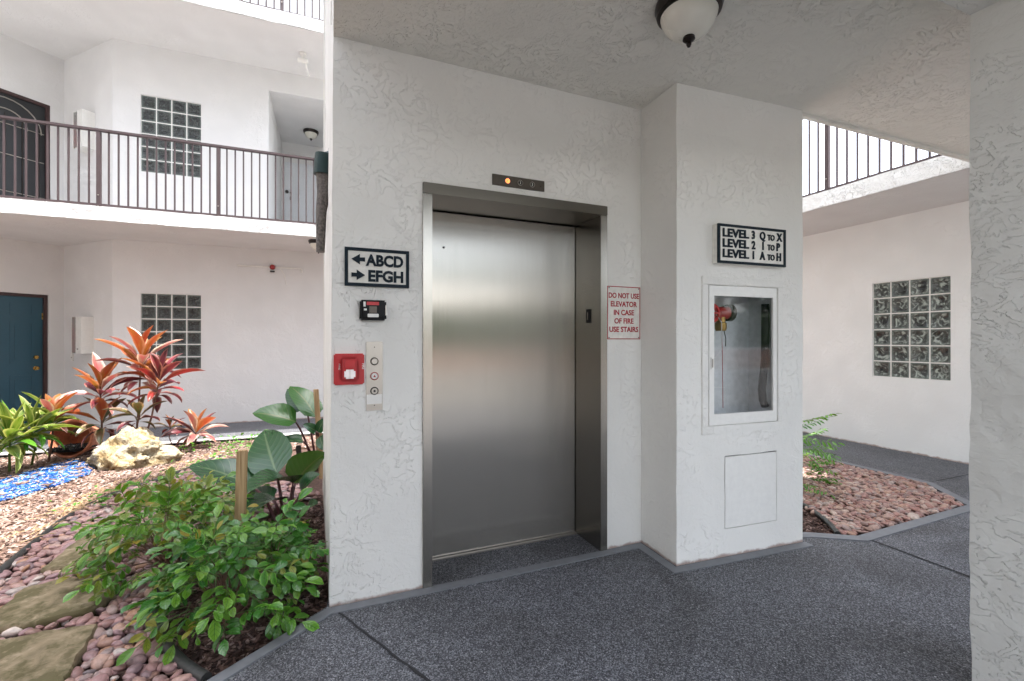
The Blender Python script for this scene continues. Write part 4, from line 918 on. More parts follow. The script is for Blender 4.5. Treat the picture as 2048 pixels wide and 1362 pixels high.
def chips(name, poly, n, z, size, mat, label, cat, seed=1, tilt=0.5, dens=None):
    rnd = random.Random(seed); V, F, T = [], [], []
    xs = [p[0] for p in poly]; ys = [p[1] for p in poly]; cnt = 0; tries = 0
    while cnt < n and tries < n * 12:
        tries += 1; x, y = rnd.uniform(min(xs), max(xs)), rnd.uniform(min(ys), max(ys))
        if not inside((x, y), poly): continue
        if not in_view(Vector((x, y, 0)), 1.2): continue
        if dens and rnd.random() > dens(x, y): continue
        L = size * rnd.uniform(0.5, 1.5); w = L * rnd.uniform(0.22, 0.6); h = L * rnd.uniform(0.05, 0.14)
        mtx = Euler((rnd.gauss(0, tilt * 0.6), rnd.gauss(0, tilt * 0.6), rnd.uniform(0, 6.28))).to_matrix(); o = len(V); c = Vector((x, y, z + rnd.uniform(0, size * 0.35)))
        tp = rnd.uniform(0.4, 1.0)
        for sx, sy, sz in ((-1, -1, -1), (1, -tp, -1), (1, tp, -1), (-1, 1, -1), (-1, -.8, 1), (1, -tp * .8, 1), (1, tp * .8, 1), (-1, .8, 1)):
            V.append(tuple(c + mtx @ Vector((sx * L / 2, sy * w / 2, sz * h / 2))))
        F += [(o, o + 3, o + 2, o + 1), (o + 4, o + 5, o + 6, o + 7), (o, o + 1, o + 5, o + 4), (o + 1, o + 2, o + 6, o + 5), (o + 2, o + 3, o + 7, o + 6), (o + 3, o, o + 4, o + 7)]
        T += [rnd.random()] * 8; cnt += 1
    me = bpy.data.meshes.new(name); me.from_pydata(V, [], F); at = me.attributes.new('tone', 'FLOAT', 'POINT'); at.data.foreach_set('value', T); me.materials.append(M[mat])
    o = link(name, me); tag(o, label, cat, kind='stuff'); return o
chips('pale_mulch', pale_poly, 15000, -0.034, 0.035, 'chips_pale', 'pale sunlit wood chip mulch in the court', 'mulch', 1)
chips('dark_mulch', bed_poly, 5200, -0.052, 0.030, 'chips_dark', 'dark shredded mulch in the bed beside the tower', 'mulch', 2)
stream = ((-2.975, 5.654), (-2.968, 5.91), (-2.888, 6.209), (-2.789, 6.439), (-2.735, 6.668), (-2.366, 6.206), (-2.269, 5.847), (-2.362, 5.536), (-2.467, 5.303), (-2.576, 5.129), (-2.648, 5.032))
chips('blue_gravel', stream, 5200, -0.020, 0.028, 'chips_blue', 'bright blue glass gravel spilling from the tipped pot', 'gravel', 3, 0.35)

chips('pale_gravel', stream, 55, -0.008, 0.055, 'chips_pale', 'pale and brown stones scattered through the blue gravel', 'gravel', 6, 0.35)

def edging(label, pts, z=0.0, r=0.021):
    P = [Vector((x, y, z)) for x, y in pts]; Q = []
    for i in range(len(P) - 1):
        a, b, c, d = P[max(0, i - 1)], P[i], P[i + 1], P[min(len(P) - 1, i + 2)]
        for k in range(5):
            t = k / 5; Q.append(0.5 * ((2 * b) + (c - a) * t + (2 * a - 5 * b + 4 * c - d) * t * t + (3 * b - a - 3 * c + d) * t ** 3))
    Q.append(P[-1]); m = MB().tube(Q, r, 10)
    o = Q[0].copy(); t = thing('lawn_edging', label, 'edging', (o.x, o.y, 0), 0, 'black garden edging')
    for i, v in enumerate(m.v): m.v[i] = (v[0] - o.x, v[1] - o.y, v[2])
    m.build('bead', 'edging', t, True)
    s = MB(); V = []
    for q in Q: V += [(q.x - o.x, q.y - o.y, -0.09), (q.x - o.x, q.y - o.y, z)]
    V2 = [(x + 0.004, y + 0.004, zz) for x, y, zz in V]; n = len(V)
    s.add(V + V2, [(2 * i, 2 * i + 1, 2 * i + 3, 2 * i + 2) for i in range(len(Q) - 1)] + [(n + 2 * i, n + 2 * i + 2, n + 2 * i + 3, n + 2 * i + 1) for i in range(len(Q) - 1)])
    s.build('skirt', 'edging', t)
edging('black plastic edging between the pale mulch and the pebbles', E1)
edging('curved black plastic edging around the leafy bed by the tower', E2[2:], 0.0, 0.023)

rnd = random.Random(21); tw = MB()
for i in range(150):
    k = rnd.randrange(2, len(E1) - 1); u = rnd.random(); x = E1[k][0] + (E1[k + 1][0] - E1[k][0]) * u - abs(rnd.gauss(0, 0.10)); y = E1[k][1] + (E1[k + 1][1] - E1[k][1]) * u + abs(rnd.gauss(0, 0.10)); a = rnd.gauss(1.0, 0.7); L = rnd.uniform(0.06, 0.22)
    tw.tube([(x, y, 0.005 + rnd.uniform(0, .02)), (x + math.cos(a) * L * .5, y + math.sin(a) * L * .5, 0.02 + rnd.uniform(0, .02)), (x + math.cos(a + .3) * L, y + math.sin(a + .3) * L, rnd.uniform(0, .02))], 0.0028, 4, 0.0012)
o = tw.build('dry_twigs', 'wood'); tag(o, 'dry straw and twigs lying along the black edging', 'twigs', kind='stuff')

# flagstones
def flagstone(label, pts, z):
    c = Vector((sum(p[0] for p in pts) / len(pts), sum(p[1] for p in pts) / len(pts), 0)); rnd = random.Random(int(c.x * 1000))
    P = []
    for i in range(len(pts)):
        a, b = Vector((*pts[i], 0)), Vector((*pts[(i + 1) % len(pts)], 0))
        for k in range(4):
            q = a.lerp(b, k / 4) - c; q += Vector((rnd.uniform(-1, 1), rnd.uniform(-1, 1), 0)) * 0.008; P.append((q.x, q.y))
    n = len(P); V, F = [], []
    for k, (s, zz) in enumerate(((0.985, -0.05), (1.0, 0.0), (0.992, 0.012), (0.955, 0.020), (0.62, 0.023), (0.3, 0.021))):
        for x, y in P: V.append((x * s, y * s, zz + noise.noise(Vector((x + c.x, y + c.y, k * 0.2)) * 5) * 0.006))
    for k in range(5): F += [(k * n + i, k * n + (i + 1) % n, (k + 1) * n + (i + 1) % n, (k + 1) * n + i) for i in range(n)]
    F.append(tuple(range(5 * n, 6 * n)))
    o = MB().add(V, F).build('flagstone', 'flagstone', None, True); o.location = (c.x, c.y, z); tag(o, label, 'paving stone', 'stepping stones'); return [(p[0], p[1]) for p in pts]
stones = [flagstone('farthest of three sandstone stepping stones, half under the shrub', ((-1.536, 3.41), (-1.548, 3.685), (-1.551, 3.871), (-1.356, 3.842), (-1.225, 3.623), (-1.242, 3.367)), 0.006),
          flagstone('mossy middle stepping stone of the three, dark green on top', ((-1.445, 2.778), (-1.499, 2.985), (-1.513, 3.179), (-1.379, 3.232), (-1.195, 3.198), (-1.107, 3.18), (-1.031, 2.923), (-1.078, 2.817), (-1.279, 2.773)), 0.008),
          flagstone('nearest sandstone stepping stone, smoothest and cut by the picture edge', ((-1.369, 2.662), (-1.195, 2.678), (-1.0, 2.662), (-0.979, 2.527), (-0.959, 2.293), (-0.952, 2.215), (-1.222, 2.323)), 0.010)]

# pebbles
def pebble_mesh(seed, mat):
    rnd = random.Random(seed); bm = bmesh.new(); bmesh.ops.create_icosphere(bm, subdivisions=2, radius=0.5)
    sx, sy, sz = 1.0, rnd.uniform(0.62, 0.9), rnd.uniform(0.36, 0.55)
    for v in bm.verts:
        k = 1 + noise.noise(v.co * 1.7 + Vector((seed * 3.1, 0, 0))) * 0.28; v.co = Vector((v.co.x * sx, v.co.y * sy, v.co.z * sz)) * k
    me = bpy.data.meshes.new('pebble'); bm.to_mesh(me); bm.free(); me.materials.append(M[mat]); me.polygons.foreach_set('use_smooth', [True] * len(me.polygons)); return me
def pebbles(bedname, label, poly, holes, z, size, spacing, key, seed, limit=300):
    rnd = random.Random(seed); xs = [p[0] for p in poly]; ys = [p[1] for p in poly]; pts = []
    for layer in range(2):
        y = min(ys) + layer * spacing * 0.5
        while y < max(ys):
            x = min(xs) + layer * spacing * 0.5
            while x < max(xs):
                p = Vector((x + rnd.uniform(-.4, .4) * spacing, y + rnd.uniform(-.4, .4) * spacing, z + layer * size * 0.20 + rnd.uniform(-.1, .12) * size))
                if inside(p, poly) and not any(inside(p, h) for h in holes) and in_view(p, 1.12): pts.append(p)
                x += spacing
            y += spacing
    pts.sort(key=lambda p: (p - Vector((0, 0, 1.33))).length / (1.0 if in_view(p, 0.985) else 0.001))
    root = sheet(bedname, poly, -0.045, 'soil'); tag(root, label, kind='structure')
    meshes = [pebble_mesh(seed * 10 + i, key + '_obj') for i in range(7)]; V, F, T = [], [], []
    for i, p in enumerate(pts):
        s = size * rnd.choice((0.7, 0.85, 1.0, 1.0, 1.15, 1.35)) * rnd.uniform(0.9, 1.1); e = Euler((rnd.gauss(0, .28), rnd.gauss(0, .28), rnd.uniform(0, 6.28))); me = meshes[i % 7]
        if i < limit: o = link('pebble', me, root, p, e); o.scale = (s, s, s)
        else:
            mt = e.to_matrix(); b = len(V); V += [tuple(p + mt @ (v.co * s)) for v in me.vertices]; F += [tuple(b + k for k in f.vertices) for f in me.polygons]; T += [rnd.random()] * len(me.vertices)
    me = bpy.data.meshes.new('pebble_mass'); me.from_pydata(V, [], F); at = me.attributes.new('tone', 'FLOAT', 'POINT'); at.data.foreach_set('value', T); me.materials.append(M[key + '_attr'])
    me.polygons.foreach_set('use_smooth', [True] * len(me.polygons)); o = link('pebble_mass', me, root); o['kind'] = 'stuff'; return root
shr = lambda poly, k: [((sum(p[0] for p in poly) / len(poly)) * (1 - k) + x * k, (sum(p[1] for p in poly) / len(poly)) * (1 - k) + y * k) for x, y in poly]
pebbles('pebble_bed', 'mauve and pink river pebbles round the stepping stones', peb_poly, [shr(s, 0.97) for s in stones] + [bed_poly], -0.015, 0.062, 0.052, 'peb', 3)
court_poly = [(5.11, 7.8), (5.11, 2.53), (4.745, 2.075), (3.325, 2.025), (3.07, 2.19), (2.98, 2.24), (2.98, 7.8)]
E3 = ((3.546, 2.617), (3.542, 2.521), (3.449, 2.345), (3.357, 2.21), (3.243, 2.081))
bed3 = list(E3) + [(3.05, 2.19), (2.95, 2.25), (2.95, 2.7)]
pebbles('pebble_court', 'salmon river pebbles in the angular side court', court_poly, [bed3], -0.006, 0.054, 0.045, 'pebr', 5)
edging('curved black edging crossing the corner of the pebble court', E3, 0.0, 0.018)
chips('dark_mulch', bed3, 900, -0.03, 0.026, 'chips_dark', 'patch of dark mulch in the corner of the pebble court', 'mulch', 4)

# ------------------------------------------------------------------ rock, pot, stakes
def blob(name, mat, parent, radii, loc, seed, sub=4, amp=0.25, ridges=0.12):
    bm = bmesh.new(); bmesh.ops.create_icosphere(bm, subdivisions=sub, radius=1.0); s = Vector((seed, seed * 2, 0))
    for v in bm.verts:
        d = v.co.normalized(); k = 1 + noise.noise(d * 1.3 + s) * amp * 1.6 + noise.noise(d * 3.1 + s) * amp * 0.7 - abs(noise.noise(d * 6 + s)) * ridges * 1.5 + noise.noise(d * 14 + s) * ridges * 0.5
        v.co = Vector((d.x * radii[0], d.y * radii[1], d.z * radii[2])) * k
    me = bpy.data.meshes.new(name); bm.to_mesh(me); bm.free(); me.materials.append(M[mat]); me.polygons.foreach_set('use_smooth', [True] * len(me.polygons)); return link(name, me, parent, loc)
rx, ry, _ = (-2.041, 6.141, 0)
rk = thing('limestone_rock', 'craggy pale limestone rock beside the tipped clay pot', 'rock', (rx, ry, 0))
b = blob('boulder', 'rock', rk, (0.40, 0.26, 0.235), (0.02, 0.05, 0.07), 3.3, 5, 0.22, 0.14); b.rotation_euler = (0, 0, R(-20))
bm = bmesh.new(); bm.from_mesh(b.data)
for v in bm.verts:                                   # two humps with a hollow between them
    x = v.co.x; hump = 0.92 * math.exp(-((x + 0.06) / 0.22) ** 2) + 0.50 * math.exp(-((x - 0.30) / 0.13) ** 2) + 0.34
    if v.co.z > 0: v.co.z *= min(1.35, hump)
    hol = Vector((x - 0.10, (v.co.y + 0.26) * 0.7, v.co.z - 0.06)).length
    if hol < 0.11: v.co.y += 0.16 * (1 - hol / 0.11)
bm.to_mesh(b.data); bm.free()
px_, py_, _ = (-2.801, 6.743, 0)
pot = thing('tipped_pot', 'terracotta pot lying tipped over and spilling dark gravel', 'pot', (px_, py_ + 0.1, 0))
prof = [(0.0, -0.30), (0.13, -0.30), (0.17, -0.16), (0.200, 0.0), (0.215, 0.012), (0.222, 0.03), (0.215, 0.05), (0.195, 0.045), (0.185, 0.0), (0.155, -0.16), (0.12, -0.27), (0.0, -0.27)]
pb = MB().lathe(prof, 36).build('pot_body', 'terracotta', pot, True); pb.location = (0, 0.0, 0.185); pb.rotation_euler = (R(80), 0, R(-10))
V, F, T = [], [], []
rnd = random.Random(5)
for i in range(420):
    a = rnd.uniform(-0.145, 0.145); d = rnd.uniform(-0.20, 0.20); p = Vector((a, -d * 0.9, 0.085 + 0.03 * (d + 0.2) + rnd.uniform(-.008, .008))); mt = Euler((rnd.uniform(0, 6), rnd.uniform(0, 6), 0)).to_matrix(); b0_ = len(V); s = rnd.uniform(.006, .013)
    V += [tuple(p + mt @ Vector(q) * s) for q in ((-1, -1, -.6), (1, -.7, -.6), (1, 1, -.6), (-1, .8, -.6), (-.6, -.7, .6), (.8, -.7, .6), (.7, .8, .6), (-.8, .6, .6))]
    F += [(b0_, b0_ + 3, b0_ + 2, b0_ + 1), (b0_ + 4, b0_ + 5, b0_ + 6, b0_ + 7), (b0_, b0_ + 1, b0_ + 5, b0_ + 4), (b0_ + 1, b0_ + 2, b0_ + 6, b0_ + 5), (b0_ + 2, b0_ + 3, b0_ + 7, b0_ + 6), (b0_ + 3, b0_, b0_ + 4, b0_ + 7)]; T += [rnd.random()] * 8
me = bpy.data.meshes.new('dark_gravel'); me.from_pydata(V, [], F); at = me.attributes.new('tone', 'FLOAT', 'POINT'); at.data.foreach_set('value', T); me.materials.append(M['chips_black'])
o = link('dark_gravel', me, None, (px_, py_ + 0.08, 0), (0, 0, R(-14))); tag(o, 'dark gravel lying in the mouth of the tipped pot', 'gravel', kind='stuff')
MB().prism([(-0.14, -0.14), (0.14, -0.14), (0.15, 0.16), (-0.15, 0.16)], 0.06, 0.078).build('gravel_bed', 'black', o)

def stake(label, base, top, w, mat='wood'):
    t = thing('wooden_stake', label, 'stake', base, 0, 'garden stakes'); d = Vector(top) - Vector(base)
    m = MB(); h = w / 2; V = []
    for k, z in ((0, -0.1), (1, 0), (2, 0.5), (3, 1.0)):
        c = d * z; V += [(c.x - h, c.y - h * .6, c.z), (c.x + h, c.y - h * .6, c.z), (c.x + h * (1 if k < 3 else .9), c.y + h * .6, c.z), (c.x - h * (1 if k < 3 else .92), c.y + h * .6, c.z)]
    F = [(3, 2, 1, 0), (12, 13, 14, 15)] + [(k * 4 + i, k * 4 + (i + 1) % 4, k * 4 + 4 + (i + 1) % 4, k * 4 + 4 + i) for k in range(3) for i in range(4)]
    m.add(V, F).build('post', mat, t, True, 0.003); return t
stake('upright wooden stake among the shrubs in front of the broad leaves', (-0.517, 3.17, 0), (-0.497, 3.162, 0.666), 0.058)
stake('leaning wooden stake against the tower behind the top broad leaf', (-0.088, 4.961, 0), (-0.139, 4.981, 0.84), 0.05)
stake('short grey stub of a stake between the broad leaves', (-0.3, 5.239, 0), (-0.315, 5.244, 0.235), 0.05, 'edging')

# ------------------------------------------------------------------ plants
PROF = {'lance': lambda t: max(0.0, math.sin(math.pi * min(1, 0.02 + t * 0.98) ** 1.05)) ** 0.75 * (0.22 + 0.78 * min(1, t * 2.6)),
        'obov': lambda t: max(0.0, math.sin(math.pi * t ** 1.25)) ** 0.65,
        'ell': lambda t: max(0.0, math.sin(math.pi * t)) ** 0.62,
        'ovate': lambda t: max(0.0, math.sin(math.pi * min(1.0, t) ** 0.66)) ** 0.62}
def leaf_geo(L, Wd, shape, droop, fold, nseg=6, wave=0.0, twist=0.0, seed=0):
    V, F, UV = [], [], []; y = z = 0.0; ang = 0.0
    cols = (0.0, 0.25, 0.5, 0.75, 1.0)
    for i in range(nseg + 1):
        t = i / nseg; ww = Wd / 2 * max(0.02, PROF[shape](t)); tw = twist * t
        for u in cols:
            s = (u - 0.5) * 2; x = s * ww; zz = fold * abs(x) + wave * math.sin(t * 9 + s * 2 + seed) * ww * abs(s)
            nx, nz = x * math.cos(tw) - zz * math.sin(tw), x * math.sin(tw) + zz * math.cos(tw)
            V.append((nx, y - nz * math.sin(ang), z + nz * math.cos(ang))); UV.append((u, t))
        if i < nseg:
            ang = -droop * (i + 0.5) / nseg; y += L / nseg * math.cos(ang); z += L / nseg * math.sin(ang)
    for i in range(nseg):
        for j in range(4): F.append((i * 5 + j, i * 5 + j + 1, i * 5 + j + 6, i * 5 + j + 5))
    return V, F, UV
def leaf_mesh(name, parts, mats, mat_idx=None):
    """parts: list of (V, F, UV)"""
    V, F, UV, MI = [], [], [], []
    for k, (v, f, uv) in enumerate(parts):
        o = len(V); V += v; F += [tuple(i + o for i in q) for q in f]; UV += uv; MI += [mat_idx[k] if mat_idx else 0] * len(f)
    me = bpy.data.meshes.new(name); me.from_pydata(V, [], F); lay = me.uv_layers.new(name='UVMap')
    li = [0] * len(me.loops); me.loops.foreach_get('vertex_index', li); flat = []
    for i in li: flat += UV[i]
    lay.data.foreach_set('uv', flat)
    for m in mats: me.materials.append(M[m])
    me.polygons.foreach_set('material_index', MI); me.polygons.foreach_set('use_smooth', [True] * len(me.polygons)); return me
def frame(pos, d, up=Vector((0, 0, 1)), roll=0.0):
    """matrix whose y axis runs along d and whose z axis is as near up as it can be"""
    d = d.normalized(); x = d.cross(up)
    x = x.normalized() if x.length > 1e-4 else Vector((1, 0, 0)); z = x.cross(d)
    m = Matrix((x, d, z)).transposed().to_4x4()
    return Matrix.Translation(pos) @ m @ Matrix.Rotation(roll, 4, 'Y')
def put(name, me, parent, mtx):
    o = bpy.data.objects.new(name, me); col.objects.link(o); o.parent = parent; o.matrix_local = mtx; return o

# --- cordylines and variegated plants
CL = {}
def strap(mat, L, Wd, droop, v):
    k = (mat, v, round(droop, 1))
    if k not in CL: CL[k] = leaf_mesh('leaf', [leaf_geo(1.0, 1.0 * Wd / L, 'lance', droop, 0.55, 7, 0.10, 0.25 * (v - 1), v)], [mat])
    return CL[k]
def cordyline(name, label, cat, base, heads, group, seed, stem='stem_brown', sr=0.011):
    rnd = random.Random(seed); b = Vector(base); t = thing(name, label, cat, b, 0, group)
    for hp, n, L, Wd, mats, spread, low in heads:
        h = Vector(hp) - b; foot = Vector((h.x * 0.25 + rnd.uniform(-.03, .03), h.y * 0.25, -0.04))
        mid = foot.lerp(h, 0.5) + Vector((rnd.uniform(-.03, .03), rnd.uniform(-.02, .02), 0)); axis = (h - mid).normalized()
        MB().tube([foot, foot.lerp(mid, .5), mid, mid.lerp(h, .5), h], sr * 1.15, 7, sr * 0.7).build('stem', stem, t, True)
        for i in range(n):
            f = (i + 0.5) / n; az = i * 2.39996 + rnd.uniform(-.3, .3); el = R(84 - spread * f ** 0.85) + rnd.uniform(-.12, .12)
            d = Vector((math.cos(az) * math.cos(el), math.sin(az) * math.cos(el), math.sin(el)))
            pos = h - axis * (f * low) + Vector((d.x, d.y, 0)) * 0.008; ll = L * rnd.uniform(0.78, 1.12) * (0.72 + 0.38 * math.sin(math.pi * min(1, f + 0.15)))
            mi = min(len(mats) - 1, int(rnd.gauss(f, 0.28) * len(mats))); mi = max(0, mi)
            me = strap(mats[mi], L, Wd, round(0.35 + 1.0 * f + rnd.uniform(-.2, .2), 1), rnd.randrange(3))
            o = put('leaf', me, t, frame(pos, d, Vector((0, 0, 1)), rnd.uniform(-.5, .5)) @ Matrix.Scale(ll, 4))
    return t
CG = 'cordylines in the planted court'
CM = ['l_orange', 'l_orange', 'l_pink', 'l_maroon', 'l_olive']
cordyline('cordyline', 'tallest orange and pink cordyline, rising before the glass block window', 'plant', (-2.179, 6.671, 0),
          [((-2.113, 6.707, 1.141), 26, 0.46, 0.125, ['l_orange', 'l_orange', 'l_pink', 'l_orange', 'l_pink', 'l_maroon', 'l_pink'], 82, 0.34),
           ((-1.849, 6.44, 0.914), 20, 0.42, 0.115, ['l_maroon', 'l_orange', 'l_maroon', 'l_red', 'l_pink', 'l_maroon'], 88, 0.26),
           ((-2.027, 6.403, 0.487), 10, 0.30, 0.09, ['l_olive', 'l_maroon', 'l_olive'], 95, 0.12)], CG, 11)
cordyline('cordyline', 'orange and olive cordyline between the teal door and the tallest one', 'plant', (-2.492, 6.719, 0),
          [((-2.451, 6.572, 0.807), 20, 0.42, 0.115, ['l_orange', 'l_orange', 'l_maroon', 'l_pink', 'l_maroon', 'l_pink'], 86, 0.22), ((-2.43, 6.564, 0.43), 14, 0.38, 0.10, ['l_orange', 'l_olive', 'l_olive', 'l_maroon'], 100, 0.14)], CG, 12)
cordyline('cordyline', 'low orange-centred cordyline with striped leaves over the clay pot', 'plant', (-2.971, 6.738, 0),
          [((-2.808, 6.445, 0.484), 20, 0.38, 0.12, ['l_orange', 'l_orange', 'l_pink', 'l_varie', 'l_varie', 'l_varie'], 70, 0.10)], CG, 13)
cordyline('cordyline', 'pink-leaved small cordyline before the grey walkway', 'plant', (-1.607, 6.918, 0),
          [((-1.589, 6.821, 0.171), 15, 0.40, 0.10, ['l_orange', 'l_pink', 'l_maroon', 'l_pink', 'l_pink'], 92, 0.05)], CG, 14)
cordyline('cordyline', 'tiny bronze cordyline shoot left of the pink-leaved one', 'plant', (-1.91, 7.039, 0),
          [((-1.867, 6.878, 0.256), 9, 0.20, 0.065, ['l_orange', 'l_olive', 'l_maroon'], 70, 0.06)], CG, 15, sr=0.006)
cordyline('variegated_plant', 'yellow-green striped plant crossing the left picture edge', 'plant', (-3.107, 6.356, 0),
          [((-3.014, 6.15, 0.322), 30, 0.46, 0.085, ['l_varie', 'l_fresh', 'l_varie'], 92, 0.10)], 'striped plants by the pot', 16, 'stem_green')
cordyline('variegated_plant', 'striped yellow-green plant just behind the tipped pot', 'plant', (-3.069, 6.616, 0),
          [((-2.899, 6.266, 0.383), 24, 0.42, 0.08, ['l_varie', 'l_varie', 'l_fresh'], 92, 0.08)], 'striped plants by the pot', 17, 'stem_green')

# --- broad-leaved philodendrons
def broad(name, label, base, leaves, group):
    b = Vector(base); t = thing(name, label, 'plant', b, 0, group)
    for i, (lb, tip, Wd, up, mat, fold, droop) in enumerate(leaves):
        p, q = Vector(lb) - b, Vector(tip) - b; d = q - p; L = d.length * (1 + droop * droop / 24)
        g = leaf_geo(L, Wd, 'ovate', droop, fold, 9, 0.06, 0, i)
        me = leaf_mesh('leaf', [g], [mat])
        dd = frame(p, d, Vector(up)) @ Matrix.Rotation(droop / 2, 4, 'X')
        lf = put('leaf', me, t, dd)
        foot = Vector((p.x * 0.18, p.y * 0.18, -0.05)); mid = foot.lerp(p, .55) + Vector((0, 0, 0.05))
        MB().tube([foot, foot.lerp(mid, .5), mid, mid.lerp(p, .6) + Vector((0, 0, .012)), p], 0.013, 8, 0.008).build('petiole', 'stem_red', t, True)
        lf['label'] = 'broad glossy leaf with pale ribs'
    return t
CAMUP = (-0.25, -0.75, 0.6)
broad('philodendron', 'broad-leaved dark green philodendron behind the wooden stake', (-0.284, 3.564, 0),
      [((-0.372, 3.754, 0.345), (-0.512, 4.24, 0.59), 0.32, (-0.1, -0.9, 0.35), 'l_phil', 0.10, 0.35),
       ((-0.505, 3.752, 0.251), (-0.964, 3.989, 0.412), 0.30, (0.1, -0.35, 0.95), 'l_phil', 0.22, 0.5),
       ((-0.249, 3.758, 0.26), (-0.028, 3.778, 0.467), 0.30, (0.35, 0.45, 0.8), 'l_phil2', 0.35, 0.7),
       ((-0.259, 3.709, 0.283), (-0.505, 3.376, 0.34), 0.26, (-0.1, -0.2, 1), 'l_phil', 0.45, 0.8),
       ((-0.201, 3.632, 0.226), (-0.073, 3.581, 0.36), 0.17, (-0.6, -0.3, 0.7), 'l_phil', 0.4, 0.6),
       ((-0.332, 3.576, 0.207), (-0.514, 3.326, 0.216), 0.24, (-0.2, -0.3, 1), 'l_phil', 0.3, 0.9),
       ((-0.167, 3.457, 0.12), (-0.079, 3.26, 0.257), 0.12, (-0.4, -0.4, 0.8), 'l_phil', 0.4, 0.5),
       ((-0.393, 3.708, 0.172), (-0.666, 3.924, 0.118), 0.24, (0, -0.3, 1), 'l_phil', 0.25, 0.6)], 'broad-leaved philodendrons')
broad('philodendron', 'tall philodendron with sunlit leaves against the tower corner', (-0.12, 5.377, 0),
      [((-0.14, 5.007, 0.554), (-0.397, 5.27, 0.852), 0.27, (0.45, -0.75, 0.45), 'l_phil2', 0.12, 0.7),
       ((-0.241, 5.208, 0.623), (-0.435, 5.393, 0.81), 0.22, (-0.5, -0.6, 0.4), 'l_phil', 0.15, 0.3),
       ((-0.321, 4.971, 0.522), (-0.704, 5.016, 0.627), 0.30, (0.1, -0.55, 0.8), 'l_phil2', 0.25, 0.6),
       ((-0.137, 4.898, 0.433), (-0.251, 4.835, 0.52), 0.10, (-0.2, -0.7, 0.6), 'l_phil', 0.2, 0.4),
       ((-0.118, 4.89, 0.423), (-0.054, 4.865, 0.561), 0.11, (-0.4, -0.8, 0.3), 'l_phil', 0.2, 0.4),
       ((-0.256, 4.945, 0.334), (-0.43, 4.907, 0.346), 0.16, (0, -0.4, 0.9), 'l_phil', 0.3, 0.8),
       ((-0.098, 4.775, 0.404), (-0.052, 4.649, 0.293), 0.11, (-0.5, -0.8, 0.2), 'l_phil', 0.2, 0.5)], 'broad-leaved philodendrons')

# --- compound-leaved shrubs
def compound(seed, mats, pairs=3, lf=0.062, step=0.036, Wr=0.52):
    rnd = random.Random(seed); parts, mi = [], []
    for k in range(pairs * 2 + 1):
        L = lf * rnd.uniform(0.85, 1.12) * (1.0 if k < pairs * 2 else 1.12); v, f, uv = leaf_geo(L, L * Wr * rnd.uniform(.92, 1.1), 'obov', rnd.uniform(0.2, 0.9), rnd.uniform(0.12, 0.35), 4, 0.05, 0, k)
        if k == pairs * 2: mt = Matrix.Translation((0, pairs * step + 0.02, -0.004 * pairs)) @ Matrix.Rotation(rnd.uniform(-.35, 0), 4, 'X')
        else:
            s = 1 if k % 2 else -1; j = k // 2; mt = Matrix.Translation((0, 0.02 + j * step, -0.003 * j)) @ Matrix.Rotation(-s * rnd.uniform(0.75, 1.15), 4, 'Z') @ Matrix.Rotation(rnd.uniform(-.4, .2), 4, 'X') @ Matrix.Rotation(s * rnd.uniform(-.1, .35), 4, 'Y')
        parts.append(([tuple(mt @ Vector(q)) for q in v], f, uv)); mi.append(rnd.randrange(len(mats)) if len(mats) > 1 else 0)
    tb = MB().tube([(0, -0.05, 0.004), (0, 0.02, 0.002), (0, pairs * step + 0.02, -0.006 * pairs)], 0.0022, 5, 0.0012); parts.append((tb.v, [f for f in tb.f if len(f) == 4], [(0.3, 0.5)] * len(tb.v))); mi.append(len(mats))
    return leaf_mesh('leaf', parts, list(mats) + ['stem_green'], mi)
def shrub(name, label, base, blobs, meshes, group, seed, size=1.0, upb=0.25):
    """blobs: (centre offset, rx, ry, height, count)"""
    rnd = random.Random(seed); b = Vector(base); t = thing(name, label, 'shrub', b, 0, group); st = MB()
    for (ox, oy), rx, ry, h, n in blobs:
        for i in range(n):
            az = rnd.uniform(0, 6.283); el = math.asin(rnd.uniform(0.02, 1.0)); rr = rnd.uniform(0.55, 1.0) ** 0.7
            d = Vector((math.cos(az) * math.cos(el), math.sin(az) * math.cos(el), math.sin(el)))
            pos = Vector((ox + d.x * rx * rr, oy + d.y * ry * rr, 0.05 + d.z * h * rr))
            dr = Vector((d.x, d.y, upb * rnd.uniform(-1.6, 1.2) + d.z * 0.25)) + Vector((rnd.gauss(0, .35), rnd.gauss(0, .35), rnd.gauss(0, .18)))
            up = Vector((rnd.gauss(0, .3), rnd.gauss(0, .3) - 0.25, 1))
            put('leaf', rnd.choice(meshes), t, frame(pos, dr, up) @ Matrix.Scale(size * rnd.uniform(0.6, 1.28), 4))
            if i % 4 == 0: st.tube([(ox * 0.5 + rnd.uniform(-.04, .04), oy * 0.5 + rnd.uniform(-.04, .04), -0.03), (ox + d.x * rx * .35, oy + d.y * ry * .35, pos.z * 0.6), tuple(pos - dr.normalized() * 0.04)], 0.005, 5, 0.002)
    st.build('stems', 'stem_brown', t, True); return t
GA = [compound(i, ['l_shrub', 'l_deep'], 3, 0.05 + 0.006 * i) for i in range(4)] + [compound(9, ['l_shrub', 'l_fresh'], 3), compound(10, ['l_shrub2', 'l_fresh'], 2, 0.05), compound(11, ['l_deep'], 3, 0.07), compound(12, ['l_shrub', 'l_shrub2', 'l_yellow'], 2, 0.045)]
GB = [compound(20 + i, ['l_shrub2', 'l_shrub'], 3) for i in range(3)] + [compound(24, ['l_shrub2', 'l_yellow', 'l_shrub2'], 3, 0.055), compound(25, ['l_shrub'], 3)]
GC = [compound(40 + i, ['l_fresh', 'l_shrub'], 3, 0.05) for i in range(3)]
SG = 'leafy shrubs in the bed'
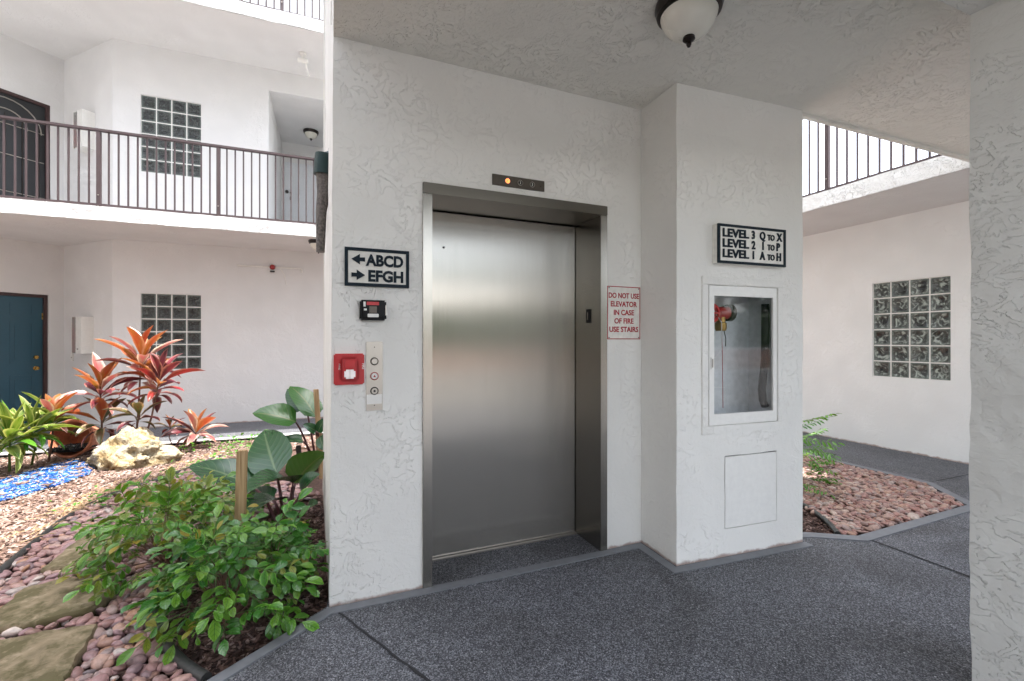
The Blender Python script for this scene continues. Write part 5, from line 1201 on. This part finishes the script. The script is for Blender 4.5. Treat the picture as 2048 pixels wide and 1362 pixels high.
shrub('shrub', 'glossy deep green shrub nearest the floor kerb', (-0.441, 2.504, 0), [((-0.02, 0.05), 0.29, 0.28, 0.38, 128), ((0.17, 0.20), 0.15, 0.2, 0.30, 36)], GA, SG, 31, 1.02)
shrub('shrub', 'yellowing drooping shrub leaning over the stepping stones', (-0.857, 3.24, 0), [((-0.05, 0.0), 0.34, 0.36, 0.44, 140)], GB, SG, 32, 0.98, 0.45)
shrub('shrub', 'loose light green shrub behind, at the foot of the stake', (-0.854, 3.914, 0), [((0, 0), 0.40, 0.42, 0.20, 95)], GC, SG, 33, 0.9)
shrub('shrub', 'sparse green sprouts by the tower wall next to the kerb', (-0.189, 2.85, 0), [((-0.06, 0.03), 0.13, 0.22, 0.30, 36)], GA, SG, 34, 0.9)
GF = [compound(60 + i, ['l_shrub', 'l_fresh'], 7, 0.05, 0.032, 0.36) for i in range(3)]
shrub('fern_bush', 'feathery green bush peeping past the corner of the bay', (3.84, 2.751, 0), [((-0.06, 0.2), 0.40, 0.32, 0.66, 80)], GF, 'court bushes', 35, 1.0, 0.2)
# low creeping sprouts over the mulch: uncountable, one mass
rnd = random.Random(77); parts = []
spots = ((-1.593, 4.712), (-1.468, 4.863), (-1.376, 5.127), (-1.27, 5.431), (-1.171, 5.795), (-1.111, 6.246), (-1.426, 6.787), (-1.159, 6.832), (-0.878, 6.88), (-1.586, 6.567), (-0.891, 6.158), (-1.283, 4.589), (-1.353, 4.376), (-1.706, 4.574), (-0.914, 5.025), (-1.205, 4.689))
for sx, sy in spots:
    for i in range(38):
        a, r_ = rnd.uniform(0, 6.28), abs(rnd.gauss(0, 0.15)); L = rnd.uniform(0.03, 0.06); v, f, uv = leaf_geo(L, L * 0.6, 'ell', 0.5, 0.2, 3)
        mt = frame(Vector((sx + math.cos(a) * r_, sy + math.sin(a) * r_, rnd.uniform(0.0, 0.10))), Vector((rnd.gauss(0, 1), rnd.gauss(0, 1), rnd.uniform(-.1, .7))), Vector((rnd.gauss(0, .3), rnd.gauss(0, .3), 1)))
        parts.append(([tuple(mt @ Vector(q)) for q in v], f, uv))
o = link('ground_cover', leaf_mesh('ground_cover', parts, ['l_fresh'])); tag(o, 'small creeping green sprouts scattered over the pale mulch', 'ground cover', kind='stuff')
